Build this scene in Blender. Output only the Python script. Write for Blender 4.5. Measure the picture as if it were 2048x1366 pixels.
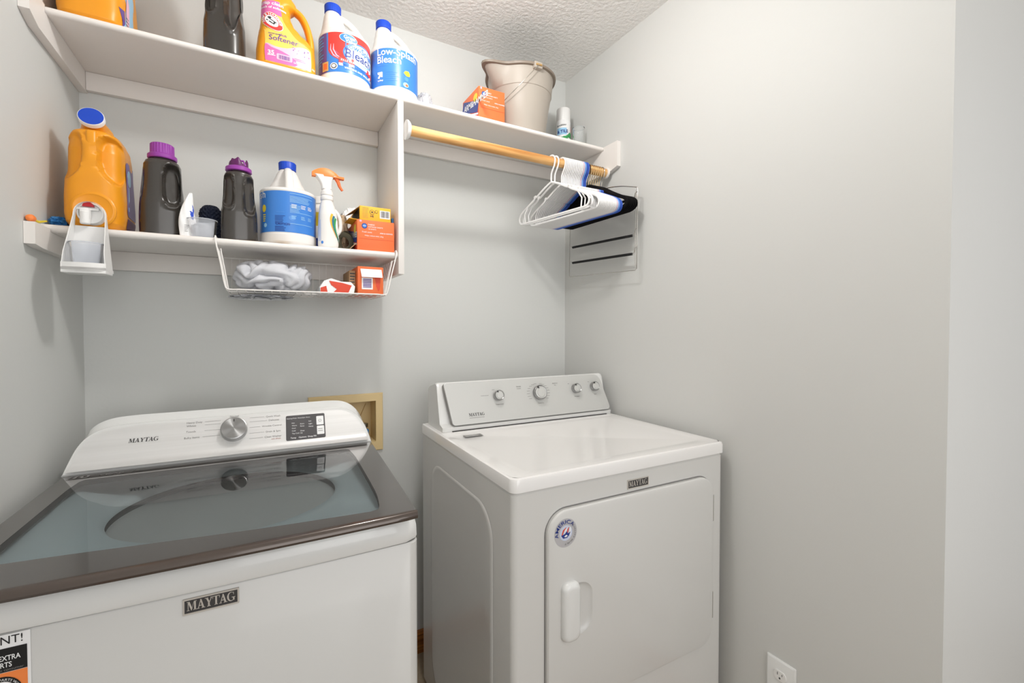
import bpy, bmesh, math, random
from mathutils import Vector, Matrix, noise
PI = math.pi
random.seed(7)
for o in list(bpy.data.objects): bpy.data.objects.remove(o)
SC = bpy.context.scene

# ---------------------------------------------------------------- camera
cd = bpy.data.cameras.new('camera'); cam = bpy.data.objects.new('camera', cd); SC.collection.objects.link(cam)
cam.location = (-1.2549, -1.7291, 1.2972)
cam.rotation_euler = (PI / 2 - 0.0204, 0, -0.5106)
cd.sensor_width = 36; cd.lens = 898.4 / 2048 * 36; cd.shift_y = -9.78 / 2048; cd.clip_start = 0.02
SC.camera = cam
# ---------------------------------------------------------------- world / exposure
wd = bpy.data.worlds.new('world'); SC.world = wd; wd.use_nodes = True
bg = wd.node_tree.nodes['Background']; bg.inputs[0].default_value = (0.985, 0.99, 1.0, 1); bg.inputs[1].default_value = 0.63
SC.view_settings.view_transform = 'Standard'; SC.view_settings.look = 'None'
SC.view_settings.gamma = 1; SC.view_settings.use_curve_mapping = False
SC.view_settings.exposure = 0.0
# ceiling lamp (just above the frame)
ld = bpy.data.lights.new('ceiling_bulb', 'POINT'); ld.energy = 15.8; ld.color = (1.0, 0.99, 0.97); ld.shadow_soft_size = 0.05
lo = bpy.data.objects.new('ceiling_bulb', ld); SC.collection.objects.link(lo); lo.location = (-0.83, -0.83, 2.33)
# added soft fill, standing in for bounce from the room behind the camera
ad = bpy.data.lights.new('room_fill', 'AREA'); ad.shape = 'RECTANGLE'; ad.size = 1.6; ad.size_y = 1.6; ad.energy = 21.0; ad.color = (1.0, 0.99, 0.98)
ao = bpy.data.objects.new('room_fill', ad); SC.collection.objects.link(ao); ao.location = (-0.7, -3.3, 1.6); ao.rotation_euler = (PI / 2, 0, 0)

# ---------------------------------------------------------------- materials
def lin(c):
    c = c / 255.0
    return c / 12.92 if c <= 0.04045 else ((c + 0.055) / 1.055) ** 2.4
def mat(name, rgb, rough=0.5, metal=0.0, bump=None, coat=0.0, var=0.0, varscale=6.0, trans=0.0, ior=1.45, alpha=1.0, sub=0.0, spec=0.5, emis=None):
    m = bpy.data.materials.new(name); m.use_nodes = True
    nt = m.node_tree; p = nt.nodes['Principled BSDF']
    col = tuple(lin(c) for c in rgb) + (1,)
    p.inputs['Base Color'].default_value = col
    p.inputs['Roughness'].default_value = rough; p.inputs['Metallic'].default_value = metal
    p.inputs['Coat Weight'].default_value = coat; p.inputs['Coat Roughness'].default_value = 0.05
    p.inputs['Transmission Weight'].default_value = trans; p.inputs['IOR'].default_value = ior
    p.inputs['Alpha'].default_value = alpha
    p.inputs['Specular IOR Level'].default_value = spec
    if sub: p.inputs['Subsurface Weight'].default_value = sub; p.inputs['Subsurface Radius'].default_value = (.01, .01, .01)
    tc = nt.nodes.new('ShaderNodeTexCoord')
    if var:
        n = nt.nodes.new('ShaderNodeTexNoise'); n.inputs['Scale'].default_value = varscale; n.inputs['Detail'].default_value = 4
        r = nt.nodes.new('ShaderNodeMapRange'); r.inputs['To Min'].default_value = 1 - var; r.inputs['To Max'].default_value = 1 + var
        mx = nt.nodes.new('ShaderNodeVectorMath'); mx.operation = 'SCALE'; mx.inputs[0].default_value = col[:3]
        nt.links.new(tc.outputs['Object'], n.inputs['Vector']); nt.links.new(n.outputs['Fac'], r.inputs['Value'])
        nt.links.new(r.outputs[0], mx.inputs['Scale']); nt.links.new(mx.outputs[0], p.inputs['Base Color'])
    if bump:
        sc, st, dist = bump
        n = nt.nodes.new('ShaderNodeTexNoise'); n.inputs['Scale'].default_value = sc; n.inputs['Detail'].default_value = 3
        b = nt.nodes.new('ShaderNodeBump'); b.inputs['Strength'].default_value = st; b.inputs['Distance'].default_value = dist
        nt.links.new(tc.outputs['Object'], n.inputs['Vector']); nt.links.new(n.outputs['Fac'], b.inputs['Height']); nt.links.new(b.outputs[0], p.inputs['Normal'])
    return m
def stretch(m, scale, amt, base, rough=None):
    """streaky colour variation along one axis (wood grain, brushed metal)"""
    nt = m.node_tree; p = nt.nodes['Principled BSDF']
    tc = nt.nodes.new('ShaderNodeTexCoord'); mp = nt.nodes.new('ShaderNodeMapping'); mp.inputs['Scale'].default_value = scale
    n = nt.nodes.new('ShaderNodeTexNoise'); n.inputs['Scale'].default_value = 1; n.inputs['Detail'].default_value = 5; n.inputs['Distortion'].default_value = 0.6
    cr = nt.nodes.new('ShaderNodeValToRGB')
    for i, (pos, c) in enumerate(base):
        e = cr.color_ramp.elements[i] if i < 2 else cr.color_ramp.elements.new(pos)
        e.position = pos; e.color = tuple(lin(x) for x in c) + (1,)
    nt.links.new(tc.outputs['Object'], mp.inputs[0]); nt.links.new(mp.outputs[0], n.inputs['Vector'])
    nt.links.new(n.outputs['Fac'], cr.inputs[0]); nt.links.new(cr.outputs[0], p.inputs['Base Color'])
    return m
def thin_glass(name, tint, rough=0.02, base=None, mixf=0.0, ior=1.5):
    """clear sheet: tinted transparency plus fresnel gloss, optionally some milky body colour"""
    m = bpy.data.materials.new(name); m.use_nodes = True; nt = m.node_tree; nt.nodes.clear()
    out = nt.nodes.new('ShaderNodeOutputMaterial'); tr = nt.nodes.new('ShaderNodeBsdfTransparent'); tr.inputs[0].default_value = tuple(tint) + (1,)
    gl = nt.nodes.new('ShaderNodeBsdfGlossy'); gl.inputs['Roughness'].default_value = rough
    fr = nt.nodes.new('ShaderNodeFresnel'); fr.inputs[0].default_value = ior; mx = nt.nodes.new('ShaderNodeMixShader')
    src = tr
    if base:
        d = nt.nodes.new('ShaderNodeBsdfDiffuse'); d.inputs[0].default_value = tuple(lin(c) for c in base) + (1,)
        m2 = nt.nodes.new('ShaderNodeMixShader'); m2.inputs[0].default_value = mixf
        nt.links.new(tr.outputs[0], m2.inputs[1]); nt.links.new(d.outputs[0], m2.inputs[2]); src = m2
    nt.links.new(fr.outputs[0], mx.inputs[0]); nt.links.new(src.outputs[0], mx.inputs[1]); nt.links.new(gl.outputs[0], mx.inputs[2])
    nt.links.new(mx.outputs[0], out.inputs[0])
    return m

M = {}
M['wall'] = mat('wall_paint', (212, 213, 210), 0.55, bump=(95, 0.12, 0.002), var=0.01, varscale=2)
M['wall2'] = mat('wall_paint_satin', (212, 212, 209), 0.55, bump=(80, 0.1, 0.002), var=0.012, varscale=3)
M['ceil'] = mat('ceiling_texture', (243, 241, 238), 0.9, bump=(75, 0.9, 0.006), var=0.02, varscale=60)
M['floor'] = mat('floor_vinyl', (150, 134, 112), 0.6, bump=(120, 0.5, 0.003), var=0.25, varscale=55)
M['oak'] = stretch(mat('oak_trim', (150, 92, 40), 0.4), (3, 90, 90), 0, [(0.3, (120, 66, 22)), (0.7, (186, 118, 52))])
M['wood'] = stretch(mat('dowel_wood', (214, 160, 96), 0.38), (3.0, 45, 45), 0, [(0.30, (186, 124, 62)), (0.62, (240, 196, 136)), (0.47, (226, 172, 106))])
M['paint'] = mat('white_paint', (236, 231, 226), 0.4, bump=(60, 0.1, 0.001), var=0.015, varscale=9)
M['encap'] = mat('appliance_white', (226, 226, 224), 0.22, coat=0.25)
M['enam'] = mat('appliance_enamel', (214, 213, 210), 0.28, coat=0.15)
M['enamtop'] = mat('dryer_top_enamel', (238, 236, 234), 0.13, coat=0.4)
M['fside'] = mat('grey_bezel', (150, 148, 144), 0.45)
M['panel'] = stretch(mat('silver_panel', (214, 214, 212), 0.38, 0.25), (1.5, 1.5, 160), 0, [(0.2, (216, 215, 213)), (0.8, (228, 227, 226))])
M['dpanel'] = mat('dryer_panel_grey', (204, 204, 201), 0.4, metal=0.25)
M['chrome'] = mat('chrome', (225, 225, 225), 0.12, 1.0)
M['steel'] = mat('brushed_steel', (160, 160, 160), 0.28, 1.0)
M['drum'] = mat('drum_steel_shaded', (40, 40, 41), 0.5, 0.2, bump=(220, 0.6, 0.003))  # steel set near black: shade inside the tub is put into the colour
M['deck'] = mat('washer_deck', (226, 236, 238), 0.3)
M['dark'] = mat('dark_gap', (38, 36, 34), 0.6)
M['lidframe'] = mat('lid_dark_gloss', (74, 70, 67), 0.06, coat=0.5)
M['lidtrim'] = mat('lid_trim', (84, 74, 68), 0.18, 0.3, coat=0.3)
M['lidglass'] = thin_glass('lid_glass_pane', (0.60, 0.64, 0.65), 0.015, ior=1.40)
M['black'] = mat('black_plastic', (22, 21, 21), 0.35)
M['ink'] = mat('print_dark', (62, 60, 60), 0.5)
M['inkgrey'] = mat('print_grey', (128, 126, 124), 0.5)
M['inkred'] = mat('print_red', (170, 100, 90), 0.5)
M['display'] = mat('display_panel', (84, 82, 84), 0.15, var=0.25, varscale=14, coat=0.4)
M['white'] = mat('white_plastic', (240, 239, 237), 0.35)
M['hdpe'] = mat('white_jug_plastic', (238, 235, 231), 0.36, sub=0.15)
M['blue'] = mat('blue_cap', (22, 70, 190), 0.4)
M['lblue'] = mat('label_blue', (66, 132, 214), 0.3)
M['lblue2'] = mat('label_blue_light', (88, 150, 224), 0.3)
M['navy'] = mat('label_navy', (40, 62, 140), 0.35)
M['lred'] = mat('label_red', (226, 66, 60), 0.3)
M['lpink'] = mat('label_pink', (226, 110, 172), 0.35, var=0.12, varscale=30)
M['lpink2'] = mat('label_pale_pink', (242, 186, 206), 0.35, var=0.08, varscale=40)
M['lyel'] = mat('label_pale_yellow', (250, 206, 96), 0.35)
M['yellow'] = mat('label_yellow', (240, 214, 60), 0.4)
M['lwhite'] = mat('label_white', (246, 246, 246), 0.35)
M['sky'] = mat('label_skyblue', (160, 208, 240), 0.35)
M['purple_l'] = mat('label_purple', (104, 78, 150), 0.35)
M['orangejug'] = mat('orange_jug_plastic', (236, 156, 32), 0.34, sub=0.1)
M['tan'] = mat('label_tan', (214, 176, 110), 0.5)
M['blackjug'] = mat('charcoal_jug_plastic', (58, 54, 50), 0.25, coat=0.25, spec=0.6)
M['purple'] = mat('purple_cap', (150, 62, 160), 0.35)
M['dpurple'] = mat('dark_purple', (92, 26, 88), 0.4)
M['orange'] = mat('orange_plastic', (250, 140, 70), 0.4)
M['boxorange'] = mat('orange_carton', (242, 118, 64), 0.5)
M['boxyellow'] = mat('yellow_carton', (248, 186, 50), 0.5)
M['boxred'] = mat('red_carton', (222, 74, 48), 0.5)
M['carton'] = mat('brown_carton', (176, 140, 104), 0.8)
M['bucket'] = mat('bucket_plastic', (180, 171, 160), 0.45)
M['bucketrim'] = mat('bucket_rim', (140, 127, 114), 0.45)
M['wire'] = mat('white_wire', (244, 240, 236), 0.35)
M['gold'] = mat('brass_wire', (214, 186, 140), 0.25, 1.0)
M['silver'] = mat('silver_wire', (200, 196, 190), 0.2, 1.0)
M['hwhite'] = mat('hanger_white', (240, 239, 238), 0.4)
M['hlilac'] = mat('hanger_lilac', (222, 200, 214), 0.4)
M['hblue'] = mat('hanger_blue', (52, 92, 190), 0.35)
M['hlblue'] = mat('hanger_light_blue', (120, 168, 230), 0.35)
M['velvet'] = mat('black_velvet', (20, 19, 20), 0.95, bump=(400, 0.5, 0.001), spec=0.15)
M['foam'] = mat('black_foam', (26, 26, 27), 0.7)
M['beige'] = mat('beige_plastic', (226, 200, 148), 0.4)
M['valve'] = mat('valve_blue', (60, 130, 190), 0.4)
M['cloth'] = mat('grey_cloth', (206, 207, 212), 0.95, bump=(300, 0.4, 0.001), var=0.06, varscale=30)
M['film'] = thin_glass('plastic_film', (0.97, 0.97, 0.97), 0.25, (236, 236, 240), 0.42, 1.12)
M['filmw'] = mat('white_film', (226, 227, 231), 0.35, bump=(120, 0.4, 0.002))
M['pp'] = thin_glass('milky_cup_plastic', (0.95, 0.96, 0.98), 0.2, (236, 240, 247), 0.36, 1.18)
M['ppclear'] = thin_glass('clear_cup_plastic', (0.95, 0.96, 0.96), 0.06, (234, 237, 237), 0.2, 1.18)
M['navyrib'] = mat('navy_rubber', (24, 34, 58), 0.6)
M['strap'] = mat('olive_strap', (74, 70, 54), 0.8)
M['bag'] = mat('beige_paper', (214, 190, 160), 0.8)
M['stain'] = mat('brown_stain', (184, 148, 92), 0.6)
M['green'] = mat('label_green', (60, 160, 90), 0.4)
M['teal'] = mat('label_teal', (50, 118, 140), 0.4)
M['red'] = mat('red_plastic', (206, 40, 48), 0.3)
M['ltblue'] = mat('pale_blue', (206, 214, 234), 0.4)

# ---------------------------------------------------------------- builders
COL = SC.collection
class MB:
    def __init__(s): s.v = []; s.f = []; s.m = []; s.mats = []
    def mi(s, m):
        m = M[m] if isinstance(m, str) else m
        if m not in s.mats: s.mats.append(m)
        return s.mats.index(m)
    def add(s, vs, fs, m, T=None):
        b = len(s.v); k = s.mi(m)
        for p in vs:
            p = Vector(p); s.v.append(T @ p if T is not None else p)
        for f in fs: s.f.append([b + i for i in f]); s.m.append(k)
        return s
    def box(s, lo, hi, m, bev=0.0, T=None, seg=2):
        bm = bmesh.new(); bmesh.ops.create_cube(bm, size=1)
        for v in bm.verts: v.co = Vector([(lo[i] + hi[i]) / 2 + v.co[i] * (hi[i] - lo[i]) for i in range(3)])
        if bev: bmesh.ops.bevel(bm, geom=list(bm.edges), offset=bev, segments=seg, profile=0.5, affect='EDGES')
        s.frombm(bm, m, T); return s
    def frombm(s, bm, m, T=None):
        bm.verts.index_update(); s.add([v.co.copy() for v in bm.verts], [[v.index for v in f.verts] for f in bm.faces], m, T); bm.free()
    def rings(s, R, m, cap0=True, cap1=True, T=None, closed=True):
        n = len(R[0]); vs = [p for r in R for p in r]; fs = []
        for i in range(len(R) - 1):
            for j in range(n if closed else n - 1):
                k = (j + 1) % n; fs.append([i * n + j, i * n + k, (i + 1) * n + k, (i + 1) * n + j])
        if cap0: fs.append(list(range(n))[::-1])
        if cap1: fs.append([(len(R) - 1) * n + j for j in range(n)])
        return s.add(vs, fs, m, T)
    def lathe(s, prof, m, n=40, T=None, cap0=True, cap1=True):
        return s.rings([[(r * math.cos(2 * PI * j / n), r * math.sin(2 * PI * j / n), z) for j in range(n)] for r, z in prof], m, cap0, cap1, T)
    def tube(s, path, r, m, n=8, closed=False, T=None, flat=None):
        P = [Vector(p) for p in path]; L = len(P); R = []
        up = None
        for i in range(L):
            a = P[(i - 1) % L] if (closed or i > 0) else P[i]; b = P[(i + 1) % L] if (closed or i < L - 1) else P[i]
            t = (b - a).normalized()
            if up is None:
                up = Vector((0, 0, 1)) if abs(t.z) < 0.9 else Vector((0, 1, 0))
            u = (up - t * up.dot(t)); u = u.normalized() if u.length > 1e-6 else t.orthogonal().normalized(); w = t.cross(u); up = u
            ri = r[i] if isinstance(r, (list, tuple)) else r
            ru, rw = (ri, ri) if flat is None else (ri * flat[0], ri * flat[1])
            R.append([P[i] + u * math.cos(2 * PI * j / n) * ru + w * math.sin(2 * PI * j / n) * rw for j in range(n)])
        if closed: R.append(R[0])
        return s.rings(R, m, not closed, not closed, T)
    def prism(s, poly, z0, z1, m, T=None):
        n = len(poly)
        return s.rings([[(x, y, z0) for x, y in poly], [(x, y, z1) for x, y in poly]], m, True, True, T)
    def build(s, name, parent=None, loc=None, rz=0.0, smooth=35, kind=None, recalc=True):
        me = bpy.data.meshes.new(name); me.from_pydata([tuple(v) for v in s.v], [], s.f)
        for m in s.mats: me.materials.append(m)
        for p, k in zip(me.polygons, s.m): p.material_index = k
        me.update()
        if recalc:
            bm = bmesh.new(); bm.from_mesh(me); bmesh.ops.recalc_face_normals(bm, faces=bm.faces); bm.to_mesh(me); bm.free()
        if smooth: me.shade_smooth(); me.set_sharp_from_angle(angle=math.radians(smooth))
        o = bpy.data.objects.new(name, me); COL.objects.link(o)
        if parent: o.parent = parent
        if loc is not None: o.location = loc
        if rz: o.rotation_euler.z = rz
        if kind: o['kind'] = kind
        return o
def thing(name, label, cat, loc=(0, 0, 0), rz=0.0, group=None):
    o = bpy.data.objects.new(name, None); o.empty_display_size = 0.05; COL.objects.link(o); o.location = loc; o.rotation_euler.z = rz
    return tag(o, label, cat, group)
def tag(o, label, cat, group=None):
    o['label'] = label; o['category'] = cat
    if group: o['group'] = group
    return o
def cr(a, b, c, d, t):
    return 0.5 * ((2 * b) + (-a + c) * t + (2 * a - 5 * b + 4 * c - d) * t * t + (-a + 3 * b - 3 * c + d) * t ** 3)
def spline(P, k=8, closed=False):
    P = [tuple(p) for p in P]; n = len(P); out = []
    for i in range(n if closed else n - 1):
        a, b, c, d = (P[(i - 1) % n], P[i], P[(i + 1) % n], P[(i + 2) % n]) if closed else (P[max(i - 1, 0)], P[i], P[i + 1], P[min(i + 2, n - 1)])
        for j in range(k): out.append(tuple(cr(a[q], b[q], c[q], d[q], j / k) for q in range(len(b))))
    if not closed: out.append(P[-1])
    return out
def arc(cx, cy, r, a0, a1, n=8):
    return [(cx + r * math.cos(math.radians(a0 + (a1 - a0) * i / n)), cy + r * math.sin(math.radians(a0 + (a1 - a0) * i / n))) for i in range(n + 1)]
def rrect(x0, y0, x1, y1, r, n=6):
    return arc(x1 - r, y0 + r, r, -90, 0, n) + arc(x1 - r, y1 - r, r, 0, 90, n) + arc(x0 + r, y1 - r, r, 90, 180, n) + arc(x0 + r, y0 + r, r, 180, 270, n)
def smoothstep(a, b, x):
    t = max(0.0, min(1.0, (x - a) / (b - a))); return t * t * (3 - 2 * t)
_txt = {}
def text2d(s, bold=0.0, font=None, extrude=False):
    """triangles of a string in the built-in font: verts [(x,y)], faces, width (cap height about 0.7)"""
    k = (s, bold)
    if k in _txt: return _txt[k]
    c = bpy.data.curves.new('t', 'FONT'); c.body = s; c.size = 1; c.offset = bold; c.resolution_u = 3
    o = bpy.data.objects.new('t', c); COL.objects.link(o); bpy.context.view_layer.update()
    me = bpy.data.meshes.new_from_object(o.evaluated_get(bpy.context.evaluated_depsgraph_get()))
    vs = [(v.co.x, v.co.y) for v in me.vertices]; fs = [list(p.vertices) for p in me.polygons]
    bpy.data.objects.remove(o); bpy.data.curves.remove(c); bpy.data.meshes.remove(me)
    x0 = min(v[0] for v in vs); vs = [(x - x0, y) for x, y in vs]
    _txt[k] = (vs, fs, max(v[0] for v in vs)); return _txt[k]
# serif capitals for the appliance badge, drawn as strokes
def serif_word():
    Q = []; x = 0.0
    def q(*p): Q.append([(a + x, b) for a, b in p])
    def r(x0, y0, x1, y1): q((x0, y0), (x1, y0), (x1, y1), (x0, y1))
    def letA():
        nonlocal x
        q((.10, 0), (.19, 0), (.49, .86), (.44, 1)); q((.38, 1), (.55, 1), (.90, 0), (.66, 0)); r(.24, .28, .68, .36); r(0, 0, .30, .07); r(.56, 0, 1.0, .07); x += 0.98
    r(.11, 0, .19, 1); q((.08, 1), (.32, 1), (.66, .2), (.56, 0), (.51, 0)); q((.53, 0), (.60, .12), (.92, 1), (.85, 1)); r(.86, 0, 1.08, 1); r(0, 0, .31, .07); r(0, .93, .3, 1); r(.76, 0, 1.18, .07); r(.86, .93, 1.18, 1); x += 1.20
    letA()
    q((.08, 1), (.32, 1), (.60, .44), (.50, .36), (.40, .42)); q((.78, 1), (.87, 1), (.58, .42), (.50, .46)); r(.36, 0, .58, .48); r(-.02, .93, .40, 1); r(.66, .93, .98, 1); r(.26, 0, .70, .07); x += 0.92
    r(.34, 0, .56, 1); r(0, .93, .9, 1); r(0, .70, .06, 1); r(.84, .70, .9, 1); r(.24, 0, .66, .07); x += 0.84
    letA()
    N = 22
    for i in range(N):
        def pt(t):
            a = math.radians(48 + 282 * t); w = .05 + .17 * max(0, math.sin(math.pi * min(1, t * 1.0))) ** 1.2
            return (.50 + .50 * math.cos(a), .5 + .52 * math.sin(a)), (.50 + (.50 - w) * math.cos(a), .5 + (.52 - w * .6) * math.sin(a))
        a0, b0 = pt(i / N); a1, b1 = pt((i + 1) / N); q(a0, a1, b1, b0)
    r(.74, .06, .95, .42); r(.58, .37, 1.04, .44); r(.80, .68, .86, .98); x += 1.04
    return Q, x
SER, SERW = serif_word()
class Flat:
    """flat print surface: p(u, v, off)"""
    def __init__(s, o, ux, uy):
        s.o = Vector(o); s.ux = Vector(ux).normalized(); s.uy = Vector(uy).normalized(); s.n = s.ux.cross(s.uy)
    def p(s, u, v, off=0.0): return s.o + s.ux * u + s.uy * v + s.n * off
class Surf:
    """bottle surface made of superellipse sections; keys (z, cx, cy, a, b, e). p(s, z, off): s = arc length from the front (-Y)"""
    def __init__(s, keys, dent=None, n=96):
        s.keys = keys; s.dent = dent; s.n = n
    def sec(s, z):
        K = s.keys
        if z <= K[0][0]: return K[0][1:]
        for i in range(len(K) - 1):
            if K[i][0] <= z <= K[i + 1][0] and K[i + 1][0] > K[i][0]:
                t = (z - K[i][0]) / (K[i + 1][0] - K[i][0]); a = K[max(i - 1, 0)]; d = K[min(i + 2, len(K) - 1)]
                t2 = t
                return tuple((lambda p, q: p + (q - p) * (t2 * 0.5 + 0.5 * t2 * t2 * (3 - 2 * t2)))(K[i][j], K[i + 1][j]) for j in range(1, 6))
        return K[-1][1:]
    def ring(s, z, n=None):
        n = n or s.n; cx, cy, a, b, e = s.sec(z); out = []
        for j in range(n):
            th = -PI / 2 + 2 * PI * j / n; c, q = math.cos(th), math.sin(th)
            x = cx + a * math.copysign(abs(c) ** (2 / e), c); y = cy + b * math.copysign(abs(q) ** (2 / e), q)
            if s.dent: x, y = s.dent(x, y, z)
            out.append(Vector((x, y, z)))
        return out
    def body(s, mb, m, dz=0.005, extra=()):
        z0, z1 = s.keys[0][0], s.keys[-1][0]; N = max(4, int((z1 - z0) / dz))
        zs = sorted(set([z0 + (z1 - z0) * i / N for i in range(N + 1)] + [k[0] for k in s.keys]))
        mb.rings([s.ring(z) for z in zs], m)
    def p(s, u, z, off=0.0):
        R = s.ring(z, 180); n = len(R); d = 0; i = 0; sg = 1 if u >= 0 else -1; u = abs(u)
        while True:
            a, b = R[i % n], R[(i + sg) % n]; L = (b - a).length
            if d + L >= u or abs(i) > n: break
            d += L; i += sg
        t = (u - d) / max(L, 1e-9); q = a.lerp(b, t); tg = (b - a).normalized() * sg; nn = Vector((tg.y, -tg.x, 0))
        return q + nn * off
class Lab:
    """print onto a Flat or Surf"""
    def __init__(s, surf, mb): s.base = surf; s.mb = mb; s.du = 0.0; s.s = s
    def p(s, u, v, off=0.0): return s.base.p(u + s.du, v, off)
    def patch(s, u0, u1, v0, v1, m, off=.0006, nu=None, nv=None):
        flat = isinstance(s.base, Flat); nu = nu or (1 if flat else max(2, int(abs(u1 - u0) / .004))); nv = nv or (1 if flat else max(2, int(abs(v1 - v0) / .006)))
        vs = [s.s.p(u0 + (u1 - u0) * i / nu, v0 + (v1 - v0) * j / nv, off) for j in range(nv + 1) for i in range(nu + 1)]
        s.mb.add(vs, [[j * (nu + 1) + i, j * (nu + 1) + i + 1, (j + 1) * (nu + 1) + i + 1, (j + 1) * (nu + 1) + i] for j in range(nv) for i in range(nu)], m); return s
    def blob(s, pts, m, off=.001, k=5):
        """closed outline filled with shrinking rings about its centre"""
        cx = sum(p[0] for p in pts) / len(pts); cy = sum(p[1] for p in pts) / len(pts); n = len(pts)
        vs = [s.s.p(cx + (p[0] - cx) * (1 - q / k), cy + (p[1] - cy) * (1 - q / k), off) for q in range(k) for p in pts] + [s.s.p(cx, cy, off)]
        fs = [[q * n + j, q * n + (j + 1) % n, (q + 1) * n + (j + 1) % n, (q + 1) * n + j] for q in range(k - 1) for j in range(n)]
        fs += [[(k - 1) * n + j, (k - 1) * n + (j + 1) % n, k * n] for j in range(n)]
        s.mb.add(vs, fs, m); return s
    def ell(s, u, v, ru, rv, m, off=.001, rot=0.0, n=28):
        c, q = math.cos(rot), math.sin(rot)
        return s.blob([(u + ru * math.cos(t) * c - rv * math.sin(t) * q, v + ru * math.cos(t) * q + rv * math.sin(t) * c) for t in [2 * PI * i / n for i in range(n)]], m, off)
    def rr(s, u0, u1, v0, v1, r, m, off=.001):
        return s.blob(rrect(u0, v0, u1, v1, r, 4), m, off)
    def band(s, path, w, m, off=.001):
        """strip of width w (number or list) along a 2D path"""
        vs = []; n = len(path)
        for i in range(n):
            a = Vector(path[max(i - 1, 0)]); b = Vector(path[min(i + 1, n - 1)]); t = (b - a).normalized(); q = Vector((-t.y, t.x)); ww = w[i] if isinstance(w, list) else w
            for sg in (-.5, .5):
                e = Vector(path[i]) + q * ww * sg; vs.append(s.s.p(e.x, e.y, off))
        s.mb.add(vs, [[2 * i, 2 * i + 1, 2 * i + 3, 2 * i + 2] for i in range(n - 1)], m); return s
    def text(s, t, u, v, size, m, off=.0014, bold=0.0, center=False, rot=0.0, sx=1.0, arcr=None, arca=0.0):
        vs, fs, w = text2d(t, bold); c, q = math.cos(rot), math.sin(rot); o = []
        dx = -w / 2 if center else 0
        for x, y in vs:
            x = (x + dx) * size * sx; y = y * size
            if arcr:   # around a circle of radius arcr centred on (u, v), starting angle arca
                a = arca - x / arcr; o.append((u + (arcr + y) * math.cos(a), v + (arcr + y) * math.sin(a)))
            else: o.append((u + x * c - y * q, v + x * q + y * c))
        s.mb.add([s.s.p(a, b, off) for a, b in o], fs, m); return s
    def serif(s, u, v, h, m, off=.0014, sx=1.0, slant=0.0):
        for Q in SER:
            s.mb.add([s.s.p(u + (a + b * slant) * h * sx, v + b * h, off) for a, b in Q], [list(range(len(Q)))], m)
        return s
    def lines(s, u0, u1, v, n, dv, h, m, off=.0012, jit=0.3):
        for i in range(n):
            e = u1 - (u1 - u0) * random.random() * jit; s.patch(u0, e, v - i * dv - h, v - i * dv, m, off, nv=1)
        return s
    def barcode(s, u0, u1, v0, v1, m='ink', off=.0014, n=14):
        x = u0
        while x < u1:
            w = (u1 - u0) / n * random.choice([.3, .5, .8]); s.patch(x, min(u1, x + w), v0, v1, m, off, nu=1, nv=1); x += w + (u1 - u0) / n * random.choice([.3, .5])
        return s

# ================================================================= the room
W = 1.6985; H = 2.44; YC = -1.357; YB = -3.4
def quadwall(name, parts, m='wall'):
    mb = MB()
    for lo, hi in parts: mb.box(lo, hi, m)
    return mb.build(name, kind='structure', smooth=0)
hx0, hx1, hz0, hz1 = -1.092, -0.872, 0.862, 1.028      # recess of the hose box
quadwall('wall_back', [((-W - .1, 0, 0), (hx0, .1, H)), ((hx1, 0, 0), (.1, .1, H)), ((hx0, 0, 0), (hx1, .1, hz0)), ((hx0, 0, hz1), (hx1, .1, H)), ((hx0, .095, hz0), (hx1, .1, hz1))])
quadwall('wall_left', [((-W - .1, YB, 0), (-W, 0, H))])
quadwall('wall_right', [((0, YC, 0), (.1, 0, H))], 'wall2')
quadwall('wall_front', [((.1, YC, 0), (1.6, YC + .1, H))], 'wall2')
quadwall('floor', [((-W - .1, YB, -.05), (1.6, .1, 0))], 'floor')
quadwall('ceiling', [((-W - .1, YB, H), (1.6, .1, H + .05))], 'ceil')
def baseboard(name, path):
    prof = [(0, 0), (.012, 0), (.012, .06), (.009, .068), (.011, .073), (.006, .084), (0, .089)]
    mb = MB(); a, b, n = path; a = Vector(a); b = Vector(b); n = Vector(n)
    mb.rings([[a + n * x + Vector((0, 0, z)) for x, z in prof], [b + n * x + Vector((0, 0, z)) for x, z in prof]], 'oak')
    mb.build(name, kind='structure', smooth=0)
baseboard('baseboard_back', ((-W + .012, 0, 0), (-.012, 0, 0), (0, -1, 0)))
baseboard('baseboard_right', ((0, YC, 0), (0, 0, 0), (-1, 0, 0)))
baseboard('baseboard_left', ((-W, YB, 0), (-W, 0, 0), (1, 0, 0)))

# ================================================================= shelves
Z1 = 2.0384; Z2 = 1.539; TH = 0.0165; D1 = 0.290; XD = -0.866
up = thing('wall_shelf', 'long upper white painted shelf running the full width of the back wall', 'shelf', (0, 0, Z1))
def board(name, parent, lo, hi, front=True, m='paint'):
    """plank with a rounded front nose"""
    mb = MB(); t = hi[2] - lo[2]; r = t / 2
    prof = [(hi[1], lo[2]), (hi[1], hi[2])] + [(lo[1] + r - r * math.sin(math.radians(a)), (lo[2] + hi[2]) / 2 + r * math.cos(math.radians(a))) for a in range(0, 181, 22)]
    mb.rings([[(lo[0], y, z) for y, z in prof], [(hi[0], y, z) for y, z in prof]], m); return mb.build(name, parent)
board('board', up, (-W + .0005, -D1, -TH), (-.0005, -.0005, 0))
MB().box((-W + .0195, -.019, -TH - .052), (XD - .0005, -.0005, -TH - .0005), 'paint', .001).build('wall_cleat', up)
MB().box((XD + .0195, -.019, -TH - .052), (-.0195, -.0005, -TH - .0005), 'paint', .001).build('wall_cleat', up)
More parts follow.
